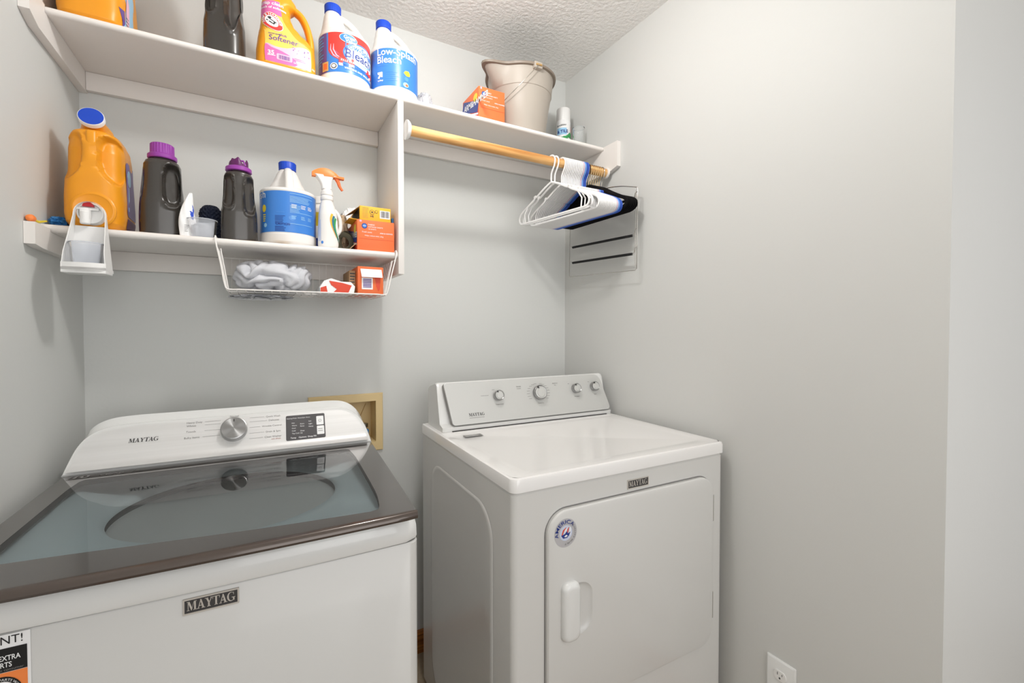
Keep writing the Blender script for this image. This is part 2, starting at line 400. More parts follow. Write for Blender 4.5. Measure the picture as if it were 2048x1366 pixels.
def bracket(parent, x0, x1, yf, zt, zb, cut, name='end_bracket'):
    prof = [(-.0005, zt), (yf, zt), (yf, zb + .006), (yf + cut, zb - .001), (-.0005, zb - .001)]
    mb = MB(); mb.rings([[(x0, y, z) for y, z in prof], [(x1, y, z) for y, z in prof]], 'paint'); return mb.build(name, parent, smooth=20)
# left and right end brackets run past the shelf and stand a little proud
def endb(parent, x0, x1, yf, zfront_top, zb, cut, zt_back):
    prof = [(-.0005, zt_back), (-D1 - .002, zt_back), (-D1 - .002, zfront_top), (yf, zfront_top), (yf, zb + .014), (yf + cut, zb), (-.0005, zb)]
    mb = MB(); mb.rings([[(x0, y, z) for y, z in prof], [(x1, y, z) for y, z in prof]], 'paint'); return mb.build('end_bracket', parent, smooth=20)
endb(up, -W + .0005, -W + .019, -.372, .0, -.072, .045, -TH - .0005)
endb(up, -.019, -.0005, -.372, -.003, -.115, .05, -TH - .0005)
MB().box((XD, -D1, Z2 - .070 - Z1), (XD + .019, -.0005, -TH - .0005), 'paint', .0015).build('divider_panel', up)
lw = thing('wall_shelf', 'short lower white shelf with rounded worn front edge, ending at the upright panel', 'shelf', (0, 0, Z2))
lb_ = board('board', lw, (-W + .0005, -.284, -.019), (XD - .0005, -.0005, 0))
sm = MB(); F_ = Flat((0, 0, .0004), (1, 0, 0), (0, 1, 0)); L_ = Lab(F_, sm)
L_.blob([(-1.30, -.268), (-1.28, -.278), (-1.25, -.272), (-1.20, -.276), (-1.17, -.268), (-1.19, -.25), (-1.23, -.255), (-1.27, -.245)], 'stain', .0002)
sm.build('stain', lw)
MB().box((-W + .0195, -.019, -.074), (XD - .0005, -.0005, -.0195), 'paint', .001).build('wall_cleat', lw)
def endb2(parent):
    yf = -.368
    prof = [(-.0005, -.0195), (-.2855, -.0195), (-.2855, -.012), (yf, -.012), (yf, -.060), (yf + .04, -.064), (-.0005, -.068)]
    mb = MB(); mb.rings([[(-W + .0005, y, z) for y, z in prof], [(-W + .019, y, z) for y, z in prof]], 'paint'); mb.build('end_bracket', parent, smooth=20)
endb2(lw)
# closet rod
rod = thing('closet_rod', 'natural wooden clothes rod under the right half of the upper shelf', 'rod', (0, -.31, 1.9245))
mb = MB(); TR = Matrix.Rotation(PI / 2, 4, 'Y')
mb.lathe([(.0165, XD + .021), (.0165, -.0205)], 'wood', 32, T=TR); mb.build('dowel', rod)
for x, sg in ((XD + .0195, 1),):
    mb = MB(); mb.lathe([(.030, 0), (.030, .004), (.026, .010), (.022, .013), (.0172, .013)] if sg > 0 else [(.0172, -.013), (.022, -.013), (.026, -.010), (.030, -.004), (.030, 0)], 'white', 32, T=Matrix.Translation((x, 0, 0)) @ TR)
    mb.build('rod_socket', rod)
mb = MB(); mb.lathe([(.0172, -.008), (.021, -.007), (.022, 0)], 'paint', 32, T=Matrix.Translation((-.0195, 0, 0)) @ TR); mb.build('rod_socket', rod)

# ================================================================= washer
ws = thing('washing_machine', 'white top-loading washer with dark glass lid and round silver dial, on the left', 'washing machine', (-1.316, -.50, 0), -.03)
def outline(hx, yf, yb, r, bow=0.0, n=8, taper=0.0):
    P = arc(hx - taper - r, yf + r, r, -90, 0, n) + arc(hx - r, yb - r, r, 0, 90, n) + arc(-hx + r, yb - r, r, 90, 180, n) + arc(-hx + taper + r, yf + r, r, 180, 270, n)
    front = []
    if bow:
        N = 14; x0 = -hx + taper + r; x1 = hx - taper - r
        front = [(x0 + (x1 - x0) * i / N, yf) for i in range(1, N)]
    P = P + front
    return [(x, y - (bow * (1 - (x / hx) ** 2) * max(0, min(1, (-y) / abs(yf))) if y < 0 else 0)) for x, y in P]
def ring3(P, z): return [(x, y, z) for x, y in P]
mb = MB(); mb.rings([ring3(outline(.345, -.350, .35, .02, .008), z) for z in (.02, .868)] + [ring3(outline(.343, -.348, .348, .02, .008), .871)], 'enam'); mb.build('cabinet', ws)
# top cover: rounded skirt, deck dipping to the round opening
NO = len(outline(.345, -.350, .35, .02, .008))
def angring(hx, yf, yb, r, bow, z, taper=0.0, N=120, cx=0, cy=0.0):
    P = outline(hx, yf, yb, r, bow, 10, taper); out = []
    for i in range(N):
        a = 2 * PI * i / N; dx, dy = math.cos(a), math.sin(a); best = None
        for j in range(len(P)):
            x1, y1 = P[j][0] - cx, P[j][1] - cy; x2, y2 = P[(j + 1) % len(P)][0] - cx, P[(j + 1) % len(P)][1] - cy
            den = dx * (y2 - y1) - dy * (x2 - x1)
            if abs(den) < 1e-12: continue
            t = (x1 * (y2 - y1) - y1 * (x2 - x1)) / den; u = (x1 * dy - y1 * dx) / den
            if t > 0 and -1e-6 <= u <= 1 + 1e-6 and (best is None or t < best): best = t
        out.append((cx + dx * best, cy + dy * best, z))
    return out
mb = MB()
R = [angring(.346, -.352, .35, .03, .010, .874), angring(.3475, -.355, .35, .03, .010, .880), angring(.347, -.354, .35, .03, .010, .900), angring(.341, -.347, .35, .035, .010, .918), angring(.330, -.334, .34, .04, .010, .930), angring(.318, -.320, .33, .04, .008, .934)]
def circ(r, z, cx=0, cy=-.0, N=120, ry=None): return [(cx + r * math.cos(2 * PI * i / N), cy + (ry or r) * math.sin(2 * PI * i / N), z) for i in range(N)]
R1 = [R[-1]]
for t, z in ((.25, .926), (.55, .914), (.85, .904)):
    a = R[-1]; b = circ(.236, .900, cy=.012); R1.append([(p[0] + (q[0] - p[0]) * t, p[1] + (q[1] - p[1]) * t, z) for p, q in zip(a, b)])
R1 += [circ(.236, .901, cy=.012), circ(.230, .896, cy=.012), circ(.225, .890, cy=.012), circ(.225, .885, cy=.012)]
mb.rings(R, 'encap', False, False); mb.rings(R1, 'deck', False, False); mb.build('top_cover', ws, recalc=False, smooth=40)
mb = MB()
mb.rings([circ(.244, .878, cy=.012), circ(.238, .880, cy=.012), circ(.228, .876, cy=.012), circ(.224, .868, cy=.012)], 'dark', False, False)
mb.rings([circ(.224, .868, cy=.012), circ(.222, .862, cy=.012), circ(.223, .856, cy=.012)], 'steel', False, False)
mb.rings([circ(.223, .856, cy=.012), circ(.222, .50, cy=.012), circ(.20, .47, cy=.012)], 'drum', False, True)
mb.lathe([(.17, .47), (.165, .49), (.12, .50), (.05, .53), (.03, .56), (0.001, .565)], 'ink', 48, T=Matrix.Translation((0, .012, 0)))  # impeller colour darkened as well for the shade in the tub
for k in range(6):
    a = k * PI / 3; mb.tube([(.04 * math.cos(a), .012 + .04 * math.sin(a), .535), (.15 * math.cos(a), .012 + .15 * math.sin(a), .505)], .012, 'ink')
mb.build('wash_basket', ws)
# console
cy0, cz0, cy1, cz1 = .165, .953, .228, 1.0565
cdir = Vector((0, cy1 - cy0, cz1 - cz0)); CL = cdir.length; cdir.normalize(); cn = Vector((1, 0, 0)).cross(cdir)
def cpt(u, h, off=0.0): return Vector((u, cy0, cz0)) + cdir * h + cn * off
def cons_outline(ins=0.0):
    L = [(-.349, 0), (-.341, .035), (-.332, .066), (-.318, .090), (-.298, .106), (-.268, .1155), (-.22, .119)]
    Rr = [(.22, .1215), (.262, .119), (.290, .109), (.312, .090), (.327, .066), (.338, .035), (.346, 0)]
    P = spline(L, 5) + spline(Rr, 5)
    if ins:
        out = []; n = len(P)
        for i, (x, y) in enumerate(P):
            a = P[max(i - 1, 0)]; b = P[min(i + 1, n - 1)]; t = Vector((b[0] - a[0], b[1] - a[1])).normalized(); out.append((x + t.y * ins, max(y - t.x * ins, .003)))
        P = out
    return P
O0 = cons_outline(); O1 = cons_outline(.002); O2 = cons_outline(.009)
mb = MB()
mb.rings([[Vector((x * 1.0, .345, cz0 - .02 + h * .99)) for x, h in O0], [Vector((x, .25, cz0 - .001 + h * 1.0)) for x, h in O0], [cpt(x, h, -.012) for x, h in O0], [cpt(x, h, -.003) for x, h in O0], [cpt(x, h, 0) for x, h in O1], [cpt(x, h, 0) for x, h in O2]], 'encap', True, False)
mb.add([cpt(x, h, 0) for x, h in O2], [list(range(len(O2)))], 'encap')
mb.build('console', ws, smooth=30)
mb = MB()     # silver fascia that flares forward at the foot
rows = []
for k in range(15):
    t = k / 14; h = .004 + t * .1135
    off = .0012 + .010 * (max(0, 1 - (h - .004) / .022)) ** 2
    def wid(h):
        xl = max([p[0] for p in O2 if p[0] < 0 and p[1] <= h + 1e-4], default=-.33); xr = min([p[0] for p in O2 if p[0] > 0 and p[1] <= h + 1e-4], default=.33)
        return xl, xr
    def interp(h, side):
        pts = [p for p in O2 if (p[0] < 0) == (side < 0)]
        pts = sorted(pts, key=lambda p: p[1])
        for a, b in zip(pts, pts[1:]):
            if a[1] <= h <= b[1]: return a[0] + (b[0] - a[0]) * (h - a[1]) / max(b[1] - a[1], 1e-9)
        return pts[-1][0] if h > pts[-1][1] else pts[0][0]
    xl, xr = interp(h, -1), interp(h, 1)
    hs = min(h, .1095 + .0)
    rows.append([cpt(xl + (xr - xl) * i / 20, h if h <= .1095 else .1095 + (h - .1095) * .25, off) for i in range(21)])
mb.rings(rows, 'panel', False, False, closed=False); mb.build('fascia', ws, recalc=False)
FW = Flat(cpt(0, 0, .0012), (1, 0, 0), cdir)
mb = MB(); L = Lab(FW, mb)
L.serif(-.234, .066, .0105, 'ink', .0006, sx=.95, slant=.12)
for i, (t, u, v) in enumerate([('Heavy Duty', -.1175, .1035), ('Whites', -.1175, .0945), ('Towels', -.1175, .0785), ('Bulky Items', -.1205, .0620)]):
    L.text(t, u, v, .0072, 'inkgrey', .0006); L.patch(u + .040, -.042, v + .002, v + .0026, 'inkgrey', .0005)
for i, (t, u, v) in enumerate([('Quick Wash', .066, .1040), ('Delicates', .073, .0925), ('Wrinkle Control', .056, .0760), ('Drain & Spin', .066, .0590), ('Clean Washer', .063, .0440)]):
    L.text(t, u, v, .0072, 'inkgrey', .0006); L.patch(.026, u - .004, v + .002, v + .0026, 'inkgrey', .0005)
L.text('with affresh', .079, .0375, .005, 'inkred', .0006); L.text('Normal', -.0105, .1130, .0068, 'inkgrey', .0006, center=True)
mb.build('print', ws)
# display
mb = MB(); L = Lab(FW, mb); L.rr(.116, .219, .0285, .1030, .004, 'display', .0006)
L.rr(.1960, .2155, .0680, .0950, .002, 'lwhite', .0012); L.rr(.1965, .2160, .0390, .0650, .002, 'lwhite', .0012)
L.ell(.2055, .081, .004, .004, 'inkgrey', .0016); L.ell(.2055, .081, .003, .003, 'lwhite', .0018); L.lines(.199, .213, .056, 2, .006, .0014, 'inkgrey', .0016)
for x, t in ((.1185, 'Sensing'), (.133, 'Wash'), (.147, 'Rinse/Spin'), (.169, 'Done')): L.text(t, x, .0925, .0048, 'lwhite', .0012)
for i, t in enumerate(['Hot', 'Warm', 'Cool', 'Cold', 'Tap Cold']): L.text(t, .131, .078 - i * .0078, .0050, 'lwhite', .0012)
for i, t in enumerate(['Extra', 'Rinse', '', 'Deep', 'Fill']):
    if t: L.text(t, .153, .074 - i * .0070, .0050, 'lwhite', .0012)
for i, t in enumerate(['Soil', 'Light', 'Heavy']): L.text(t, .175, .080 - i * .0080, .0050, 'lwhite', .0012)
L.text('Temp', .127, .0335, .0062, 'lwhite', .0012, .01); L.text('Options', .148, .0335, .0062, 'lwhite', .0012, .01); L.text('Deep Fill', .172, .0335, .0062, 'lwhite', .0012, .01)
mb.build('display', ws)
def knobat(parent, P, q, r, h, mside, mtop, name='knob', mark=True, ring=None):
    T = Matrix.Translation(P) @ q.to_matrix().to_4x4(); mb = MB()
    mb.lathe([(r * .96, -.001), (r, .002), (r, h * .8), (r * .95, h * .95), (r * .90, h)], mside, 48, T=T, cap1=False)
    mb.lathe([(r * .90, h), (r * .74, h + .0008 if ring is None else h - .002), (r * .70, h + .0002), (0.0005, h + .0004)], mtop, 48, T=T, cap0=False)
    if mark: mb.box((-.0012, r * .55, h + .0004), (.0012, r * .80, h + .0012), 'ink', T=T)
    return mb.build(name, parent)
qc = cn.to_track_quat('Z', 'Y')
def facequat(ux, uy):
    n = ux.cross(uy); m = Matrix((ux, uy, n)).transposed(); return m.to_quaternion()
qW = facequat(Vector((1, 0, 0)), cdir)
# dial with spun-metal face
M['letters'] = mat('badge_letters', (206, 200, 192), 0.35, 0.3)
M['spun'] = mat('spun_metal', (160, 160, 160), 0.30, 1.0)
nt = M['spun'].node_tree; p_ = nt.nodes['Principled BSDF']; p_.inputs['Anisotropic'].default_value = 0.9
tg_ = nt.nodes.new('ShaderNodeTangent'); tg_.direction_type = 'RADIAL'; tg_.axis = 'Z'; nt.links.new(tg_.outputs[0], p_.inputs['Tangent'])
kn = MB(); kr = .031
kn.lathe([(kr, 0), (kr, .018), (kr * .97, .021), (kr * .92, .0215)], 'steel', 64, cap1=False)
kn.lathe([(kr * .92, .0215), (0.0005, .0216)], 'spun', 64, cap0=False)
kn.box((-.0012, kr * .58, .0214), (.0012, kr * .80, .0222), 'ink')
ko = kn.build('dial', ws); ko.location = cpt(-.0095, .074, .001); ko.rotation_mode = 'QUATERNION'; ko.rotation_quaternion = qW
# lid
LZ = .9535
def lidring(ins_b, ins_f, ins_s, z, N=160): return None
lo_ = outline(.3445, -.400, .163, .006, .010, 6, .016)
li_ = spline([(-.292, -.309), (-.19, -.319), (-.02, -.342), (.10, -.356), (.255, -.3675)], 6) + spline([(.264, -.362), (.268, -.350), (.276, -.27), (.278, -.1), (.278, .02)], 5) + [(.272, .110), (-.296, .110), (-.300, .04)]
def rsamp(P, N=160, cx=0, cy=-.1):
    out = []
    for i in range(N):
        a = 2 * PI * i / N + .003; dx, dy = math.cos(a), math.sin(a); best = None
        for j in range(len(P)):
            x1, y1 = P[j][0] - cx, P[j][1] - cy; x2, y2 = P[(j + 1) % len(P)][0] - cx, P[(j + 1) % len(P)][1] - cy
            den = dx * (y2 - y1) - dy * (x2 - x1)
            if abs(den) < 1e-12: continue
            t = (x1 * (y2 - y1) - y1 * (x2 - x1)) / den; u = (x1 * dy - y1 * dx) / den
            if t > 0 and -1e-6 <= u <= 1 + 1e-6 and (best is None or t < best): best = t
        out.append((cx + dx * best, cy + dy * best))
    return out
so, si = rsamp(lo_), rsamp(li_)
lid = MB()
lid.rings([ring3(si, LZ - .012), ring3(so, LZ - .012), ring3(so, LZ - .003), ring3([(x * .996, y * .996 + .0) for x, y in so], LZ - .0002), ring3(si, LZ)], 'lidframe', False, False)
lido = lid.build('lid', ws, smooth=25)
g = MB(); g.add(ring3(si, LZ - .0002), [list(range(160))], 'lidglass'); g.build('glass_pane', lido, recalc=False, smooth=0)
tr = MB(); rows = []
fx = [-.3275 + .655 * i / 30 for i in range(31)]
def fy(x): return -.400 - .010 * (1 - (x / .3445) ** 2) * 1.0
prof = [(.006, LZ + .0004), (-.001, LZ + .0004), (-.004, LZ - .0010), (-.0075, LZ - .005), (-.0085, LZ - .009), (-.006, LZ - .0135), (.004, LZ - .0137)]
tr.rings([[(x, fy(x) + a * (1 if abs(x) < .32 else .6), z) for a, z in prof] for x in fx], 'lidtrim'); tr.build('front_trim', lido, smooth=40)
mb = MB(); FLd = Flat((0, 0, LZ), (1, 0, 0), (0, 1, 0)); L = Lab(FLd, mb)
L.text('10', -.318, .130, .028, 'inkgrey', .0005, .03, sx=1.2); L.text('YEAR', -.276, .132, .016, 'inkgrey', .0005, .01, sx=1.3)
for a, b in (((-.328, .126), (-.216, .126)), ((-.216, .126), (-.210, .155)), ((-.210, .155), (-.322, .155)), ((-.322, .155), (-.328, .126))): L.band([a, b], .0012, 'inkgrey', .0005)
L.lines(.235, .300, .148, 2, .006, .0016, 'inkgrey', .0005)
mb.build('print', lido)
# front badge and warranty sticker
def front(cyl=-.3505): return Flat((0, cyl - .0085, 0), (1, 0, 0), (0, 0, 1))
FF = Flat((0, -.3582, 0), (1, 0, 0), (0, 0, 1))
def badge(parent, Fb, u0, u1, v0, v1, th=.003):
    mb = MB(); c = [(u0, v0), (u1, v0), (u1, v1), (u0, v1)]
    b = .0022
    inn = [(u0 + b, v0 + b * 1.2), (u1 - b, v0 + b * 1.2), (u1 - b, v1 - b), (u0 + b, v1 - b)]
    mb.rings([[Fb.p(x, y, 0) for x, y in c], [Fb.p(x, y, th) for x, y in c], [Fb.p(x, y, th) for x, y in inn], [Fb.p(x, y, th - .0012) for x, y in inn]], 'letters', False, False)
    L = Lab(Fb, mb); L.patch(inn[0][0], inn[1][0], inn[0][1], inn[2][1], 'ink', th - .0010)
    h = (v1 - v0) * .58; w = (u1 - u0) * .86; L.serif((u0 + u1) / 2 - w / 2, (v0 + v1) / 2 - h / 2 + (v1 - v0) * .04, h, 'letters', th - .0004, sx=w / (SERW * h))
    return mb.build('badge', parent, smooth=0)
badge(ws, FF, -.040, .0365, .8385, .8640)
mb = MB(); L = Lab(Flat((0, -.3556, 0), (1, 0, 0), (0, 0, 1)), mb)
L.patch(-.330, -.2165, .72, .8705, 'lwhite', .0002)
L.text('IMPORTANT!', -.3085, .8570, .0163, 'black', .0008, .0, sx=.90)
L.patch(-.330, -.2200, .8180, .8515, 'black', .0006)
L.text('EXTRA', -.2485, .8345, .0100, 'lwhite', .001, .015, sx=.72); L.text('PARTS', -.2555, .8250, .0100, 'lwhite', .001, .015, sx=.72); L.text('factory to consumer', -.2650, .8200, .0050, 'inkgrey', .001)
L.patch(-.330, -.2200, .73, .8175, 'orange', .0006)
L.ell(-.2468, .7900, .0215, .0225, 'black', .001); L.ell(-.2468, .7900, .0155, .0160, 'lwhite', .0014)
L.text('LIMITED PARTS WARRANTY', -.2468, .7900, .0046, 'lwhite', .0016, arcr=.0172, arca=2.7); L.text('10', -.2468, .784, .018, 'black', .0018, .02, center=True)
mb.build('sticker', ws)
MB().box((-.33, -.34, 0), (-.30, -.31, .02), 'black').build('foot', ws)
for x, y in ((.30, -.34), (-.33, .3), (.30, .3)): MB().box((x, y, 0), (x + .03, y + .03, .02), 'black').build('foot', ws)

# ================================================================= dryer
dr = thing('clothes_dryer', 'white front-loading dryer with hinged door and four-knob control panel, on the right', 'dryer', (-.3895, -.503, 0), -.0155)
DZ = .9163; DT = .9517; hx = .3675
# cabinet with pressed side panels
mb = MB(); mb.rings([ring3(outline(hx - .004, -.349, .345, .016), z) for z in (.025, .910)] + [ring3(outline(hx - .008, -.345, .341, .016), DZ - .001)], 'enam')
mb.build('cabinet', dr)
mb = MB()
P0 = rrect(-.24, .08, .245, .845, .09, 8)
FS = Flat((-hx + .0035, 0, 0), (0, -1, 0), (0, 0, 1))
def ringpanel(k, off): return [FS.p(.0025 + (x) * k + 0, .4625 + (y - .4625) * (1 - (1 - k) * .32), off) for x, y in P0]
mb.rings([ringpanel(1.0, 0), ringpanel(.985, .0022), ringpanel(.93, .0022), ringpanel(.90, .0004)], 'enam', False, True); mb.build('side_panel', dr, smooth=60)
mb = MB()
mb.rings([ring3(outline(hx - .006, -.349, .34, .014), DZ + .0005), ring3(outline(hx, -.355, .345, .02), DZ + .003), ring3(outline(hx, -.355, .345, .02), DT - .008), ring3(outline(hx - .002, -.353, .343, .02), DT - .002), ring3(outline(hx - .008, -.347, .337, .018), DT)], 'enamtop', True, False)
mb.rings([ring3(rsamp(outline(hx - .008, -.347, .337, .018), 160, 0, 0), DT), ring3(rsamp(rrect(-.33, -.315, .33, .13, .03), 160, 0, 0), DT - .0002), ring3(rsamp(rrect(-.322, -.307, .322, .122, .03), 160, 0, 0), DT - .0020)], 'enamtop', False, True)
mb.build('top_panel', dr, smooth=40)
# console
dy0, dz0, dy1, dz1 = .160, DT, .205, 1.1075
ddir = Vector((0, dy1 - dy0, dz1 - dz0)); DL = ddir.length; ddir.normalize()
dn = Vector((1, 0, 0)).cross(ddir)
def dpt(u, h, off=0.0): return Vector((u, dy0, dz0)) + ddir * h + dn * off
xl0, xr0 = -.350, .362
def sideprof(ins=0):
    P = [(dy0 - .004, DT + .0002), (dy0 - .006, DT + .014)] + [(dy0 + .004, DT + .0165), (dy0 + .024, DT + .022)] + [(dy1 + .012, dz1 - .010)] + arc(dy1 + .026, dz1 - .012, .012, 160, 90, 4) + arc(.285, dz1 - .04, .028, 70, 0, 5) + [(.315, DT + .0002)]
    return P
def consring(x, k): return [Vector((x, dy0 + .07 + (y - dy0 - .07) * k, DT + .0002 + (z - DT) * (1 - (1 - k) * .25))) for y, z in sideprof()]
mb = MB(); mb.rings([consring(xl0, .93), consring(xl0 + .004, .985), consring(xl0 + .012, 1.0), consring(xr0 - .012, 1.0), consring(xr0 - .004, .985), consring(xr0, .93)], 'encap'); mb.build('console', dr, smooth=40)
MB().box((-.318, dy0 - .0075, DT + .0002), (.335, dy0 - .004, DT + .0026), 'dark').build('gap_strip', dr)
# raised fascia plate with slanted ends
fp = [(-.322, .018), (.352, .018)]
bl, brr, tl, trr = (-.315, .017), (.356, .017), (-.336, .162), (.322, .162)
def fascia(off, e=0.0):
    P = []
    def cor(c, a, b, r):
        c = Vector(c); a = (Vector(a) - c).normalized(); b = (Vector(b) - c).normalized(); p = c + a * r; q = c + b * r
        return [tuple((1 - t) ** 2 * p + 2 * t * (1 - t) * c + t * t * q) for t in [i / 6 for i in range(7)]]
    cs = [(bl[0] + e, bl[1] + e), (brr[0] - e, brr[1] + e), (trr[0] - e, trr[1] - e), (tl[0] + e, tl[1] - e)]
    rr_ = [.012, .02, .03, .012]
    for i in range(4): P += cor(cs[i], cs[i - 1], cs[(i + 1) % 4], rr_[i])
    return [dpt(x, h, off) for x, h in P]
mb = MB(); mb.rings([fascia(-.024, .004), fascia(-.004, .001), fascia(.010, 0)], 'fside', False, False); mb.rings([fascia(.010, 0), fascia(.0130, .0004), fascia(.014, .002)], 'encap', False, False); mb.add(fascia(.014, .002), [list(range(28))], 'dpanel'); mb.build('fascia', dr, smooth=50)
FD = Flat(dpt(0, 0, .014), (1, 0, 0), ddir)
mb = MB(); L = Lab(FD, mb); L.serif(-.2560, .0425, .0105, 'ink', .0006, sx=.92); L.lines(-.255, -.200, .0375, 1, .003, .0012, 'inkgrey', .0006, jit=0)
KN = [(-.1405, .1045, .0175, -.3), (.0290, .1030, .0255, -.35), (.1960, .1080, .0175, -.3), (.2860, .1105, .0175, -.3)]
for i, t in enumerate(['Temperature', 'Timed Dry', 'End Signal', 'Start']):
    u, v, r, _ = KN[i]; L.text(t, u + .004, v - r - .014, .0060, 'inkgrey', .0006, center=True)
L.text('Wrinkle', -.052, .130, .0058, 'ink', .0006, center=True); L.text('Control', -.052, .123, .0052, 'ink', .0006, center=True)
L.text('Automatic', .107, .133, .0058, 'ink', .0006, center=True); L.text('Dry', .107, .126, .0052, 'ink', .0006, center=True)
for k in range(16):
    a = math.radians(215 - k * 17.0); u, v = KN[1][0] + .038 * math.cos(a), KN[1][1] + .034 * math.sin(a)
    L.patch(u - (.012 if math.cos(a) < -.1 else 0), u + (.012 if math.cos(a) > -.1 else 0), v, v + .0011, 'inkgrey', .0006)
L.patch(-.205, -.175, .108, .1092, 'inkgrey', .0006); L.patch(-.160, -.150, .126, .1272, 'inkgrey', .0006); L.patch(.165, .172, .128, .1295, 'inkgrey', .0006); L.patch(.262, .268, .130, .1315, 'inkgrey', .0006)
mb.build('print', dr)
qD = facequat(Vector((1, 0, 0)), ddir)
for u, v, r, rot in KN:
    kb = MB(); kb.lathe([(r * .93, -.001), (r, .004), (r, .011), (r * 1.05, .013), (r * 1.05, .018), (r * .97, .020), (r * .86, .0185)], 'steel', 48, cap1=False)
    kb.lathe([(r * .86, .0185), (r * .80, .0175), (r * .68, .0185), (r * .62, .021), (0.0005, .0213)], 'dpanel', 48, cap0=False)
    kb.box((-.0018, r * .68, .0175), (.0018, r * .98, .0212), 'ink', T=Matrix.Rotation(.45, 4, 'Z'))
    o = kb.build('knob', dr); o.location = dpt(u, v, .0142); o.rotation_mode = 'QUATERNION'; o.rotation_quaternion = qD
mb = MB(); L = Lab(Flat((0, 0, DT), (1, 0, 0), (0, 1, 0)), mb); L.patch(-.308, -.246, .062, .090, 'inkgrey', .0004); L.lines(-.302, -.255, .084, 3, .006, .0014, 'lwhite', .0007); mb.build('sticker', dr)
# door: proud panel with rounded corners
dfy = -.349
FDr = Flat((0, dfy, 0), (1, 0, 0), (0, 0, 1))
dx0, dx1, dzb, dzt = -.2760, .3085, .358, .860
def doorring(e, off, r=.055): return [FDr.p(x, y, off) for x, y in rrect(dx0 + e, dzb + e, dx1 - e, dzt - e, max(r - e, .004), 10)]
mb = MB(); mb.rings([doorring(-.003, .0003, .058), doorring(-.003, .0008, .058), doorring(.0, .0008)], 'inkgrey', False, False)
mb.rings([doorring(0, .0004), doorring(0.0005, .008), doorring(.003, .012), doorring(.008, .0135)], 'enam', True, True); door = mb.build('door', dr, smooth=40)
# handle: scooped pocket plus raised grip
mb = MB()
hz0_, hz1_ = .535, .665
gp = rrect(-.2400, .5420, -.1890, .6860, .018, 6)
def gr(P, e, off):
    cx = sum(p[0] for p in P) / len(P); cy = sum(p[1] for p in P) / len(P); wx = max(p[0] for p in P) - cx; wy = max(p[1] for p in P) - cy
    return [FDr.p(cx + (p[0] - cx) * (1 - e / wx), cy + (p[1] - cy) * (1 - e / wy), off) for p in P]
mb.rings([gr(gp, 0, .0135), gr(gp, .0, .020), gr(gp, .003, .026), gr(gp, .008, .029), gr(gp, .014, .030)], 'encap', False, True)
pk = [(-.200, .546), (-.180, .5465), (-.162, .553), (-.149, .568), (-.1455, .59), (-.1455, .638), (-.149, .653), (-.162, .667), (-.180, .673), (-.200, .6735)]
PKo = spline(pk, 4)
def pks(k, kz, off): return [FDr.p(-.200 + (x + .200) * k, .6100 + (y - .6100) * kz, off) for x, y in PKo]
cut = MB(); cut.mi('inkgrey'); cut.rings([pks(1.06, 1.03, .016), pks(1.0, 1.0, .0132), pks(.93, .95, .0095), pks(.80, .88, .0065), pks(.55, .80, .0045)], 'enam'); co = cut.build('cut', door)
bpy.context.view_layer.update()
bo = door.modifiers.new('pocket', 'BOOLEAN'); bo.operation = 'DIFFERENCE'; bo.object = co; bo.solver = 'EXACT'
bpy.context.view_layer.update(); nm = bpy.data.meshes.new_from_object(door.evaluated_get(bpy.context.evaluated_depsgraph_get())); door.modifiers.clear(); door.data = nm; bpy.data.objects.remove(co)
nm.shade_smooth(); nm.set_sharp_from_angle(angle=math.radians(25))
mb.build('handle', door, smooth=50)
M['silverfoil'] = mat('silver_foil', (196, 195, 198), 0.35, 0.2)
# sticker on door
mb = MB(); L = Lab(Flat(FDr.p(0, 0, .0135), (1, 0, 0), (0, 0, 1)), mb); cx_, cz_ = -.2267, .8055
L.ell(cx_, cz_, .0325, .0345, 'silverfoil', .0006, n=40)
L.text('AMERICA', cx_, cz_, .0125, 'navy', .0014, .01, arcr=.0225, arca=math.radians(200), sx=1.25); L.text('QUALITY BUILT', cx_, cz_, .0058, 'inkgrey', .0014, arcr=.025, arca=math.radians(50), sx=1.6)
L.ell(cx_, cz_, .0185, .0185, 'ltblue', .0010)
for k in range(4): L.band([(cx_ - .012 + k * .0075, cz_ - .006), (cx_ - .007 + k * .0065, cz_ + .007), (cx_ + .001 + k * .004, cz_ + .013)], [.003, .004, .001], 'boxred' if k % 2 == 0 else 'lwhite', .0013)
L.blob([(cx_ - .014, cz_ - .004), (cx_ - .004, cz_ - .002), (cx_ + .002, cz_ + .004), (cx_ + .006, cz_ - .002), (cx_ + .013, cz_ + .001), (cx_ + .009, cz_ - .007), (cx_ + .003, cz_ - .012), (cx_ - .008, cz_ - .012)], 'navy', .0016)
L.blob([(cx_ - .006, cz_ - .008), (cx_, cz_ - .004), (cx_ + .005, cz_ - .007), (cx_, cz_ - .010)], 'lwhite', .0019)
mb.build('round_sticker', door)
for z in (.7200, .4280):
    mb = MB(); mb.tube([(dx1 + .0045, dfy - .0035, z), (dx1 + .0045, dfy - .0035, z + .078)], .0038, 'silver', 10)
    mb.box((dx1 + .003, dfy - .002, z + .004), (dx1 + .0085, dfy + .001, z + .074), 'chrome'); mb.build('hinge', door)
FDb = Flat((0, dfy, 0), (1, 0, 0), (0, 0, 1)); badge(dr, FDb, -.0205, .0545, .8700, .8945, .0025)
for x, y in ((-.34, -.33), (.31, -.33), (-.34, .30), (.31, .30)): MB().box((x, y, 0), (x + .03, y + .03, .0255), 'black').build('foot', dr)

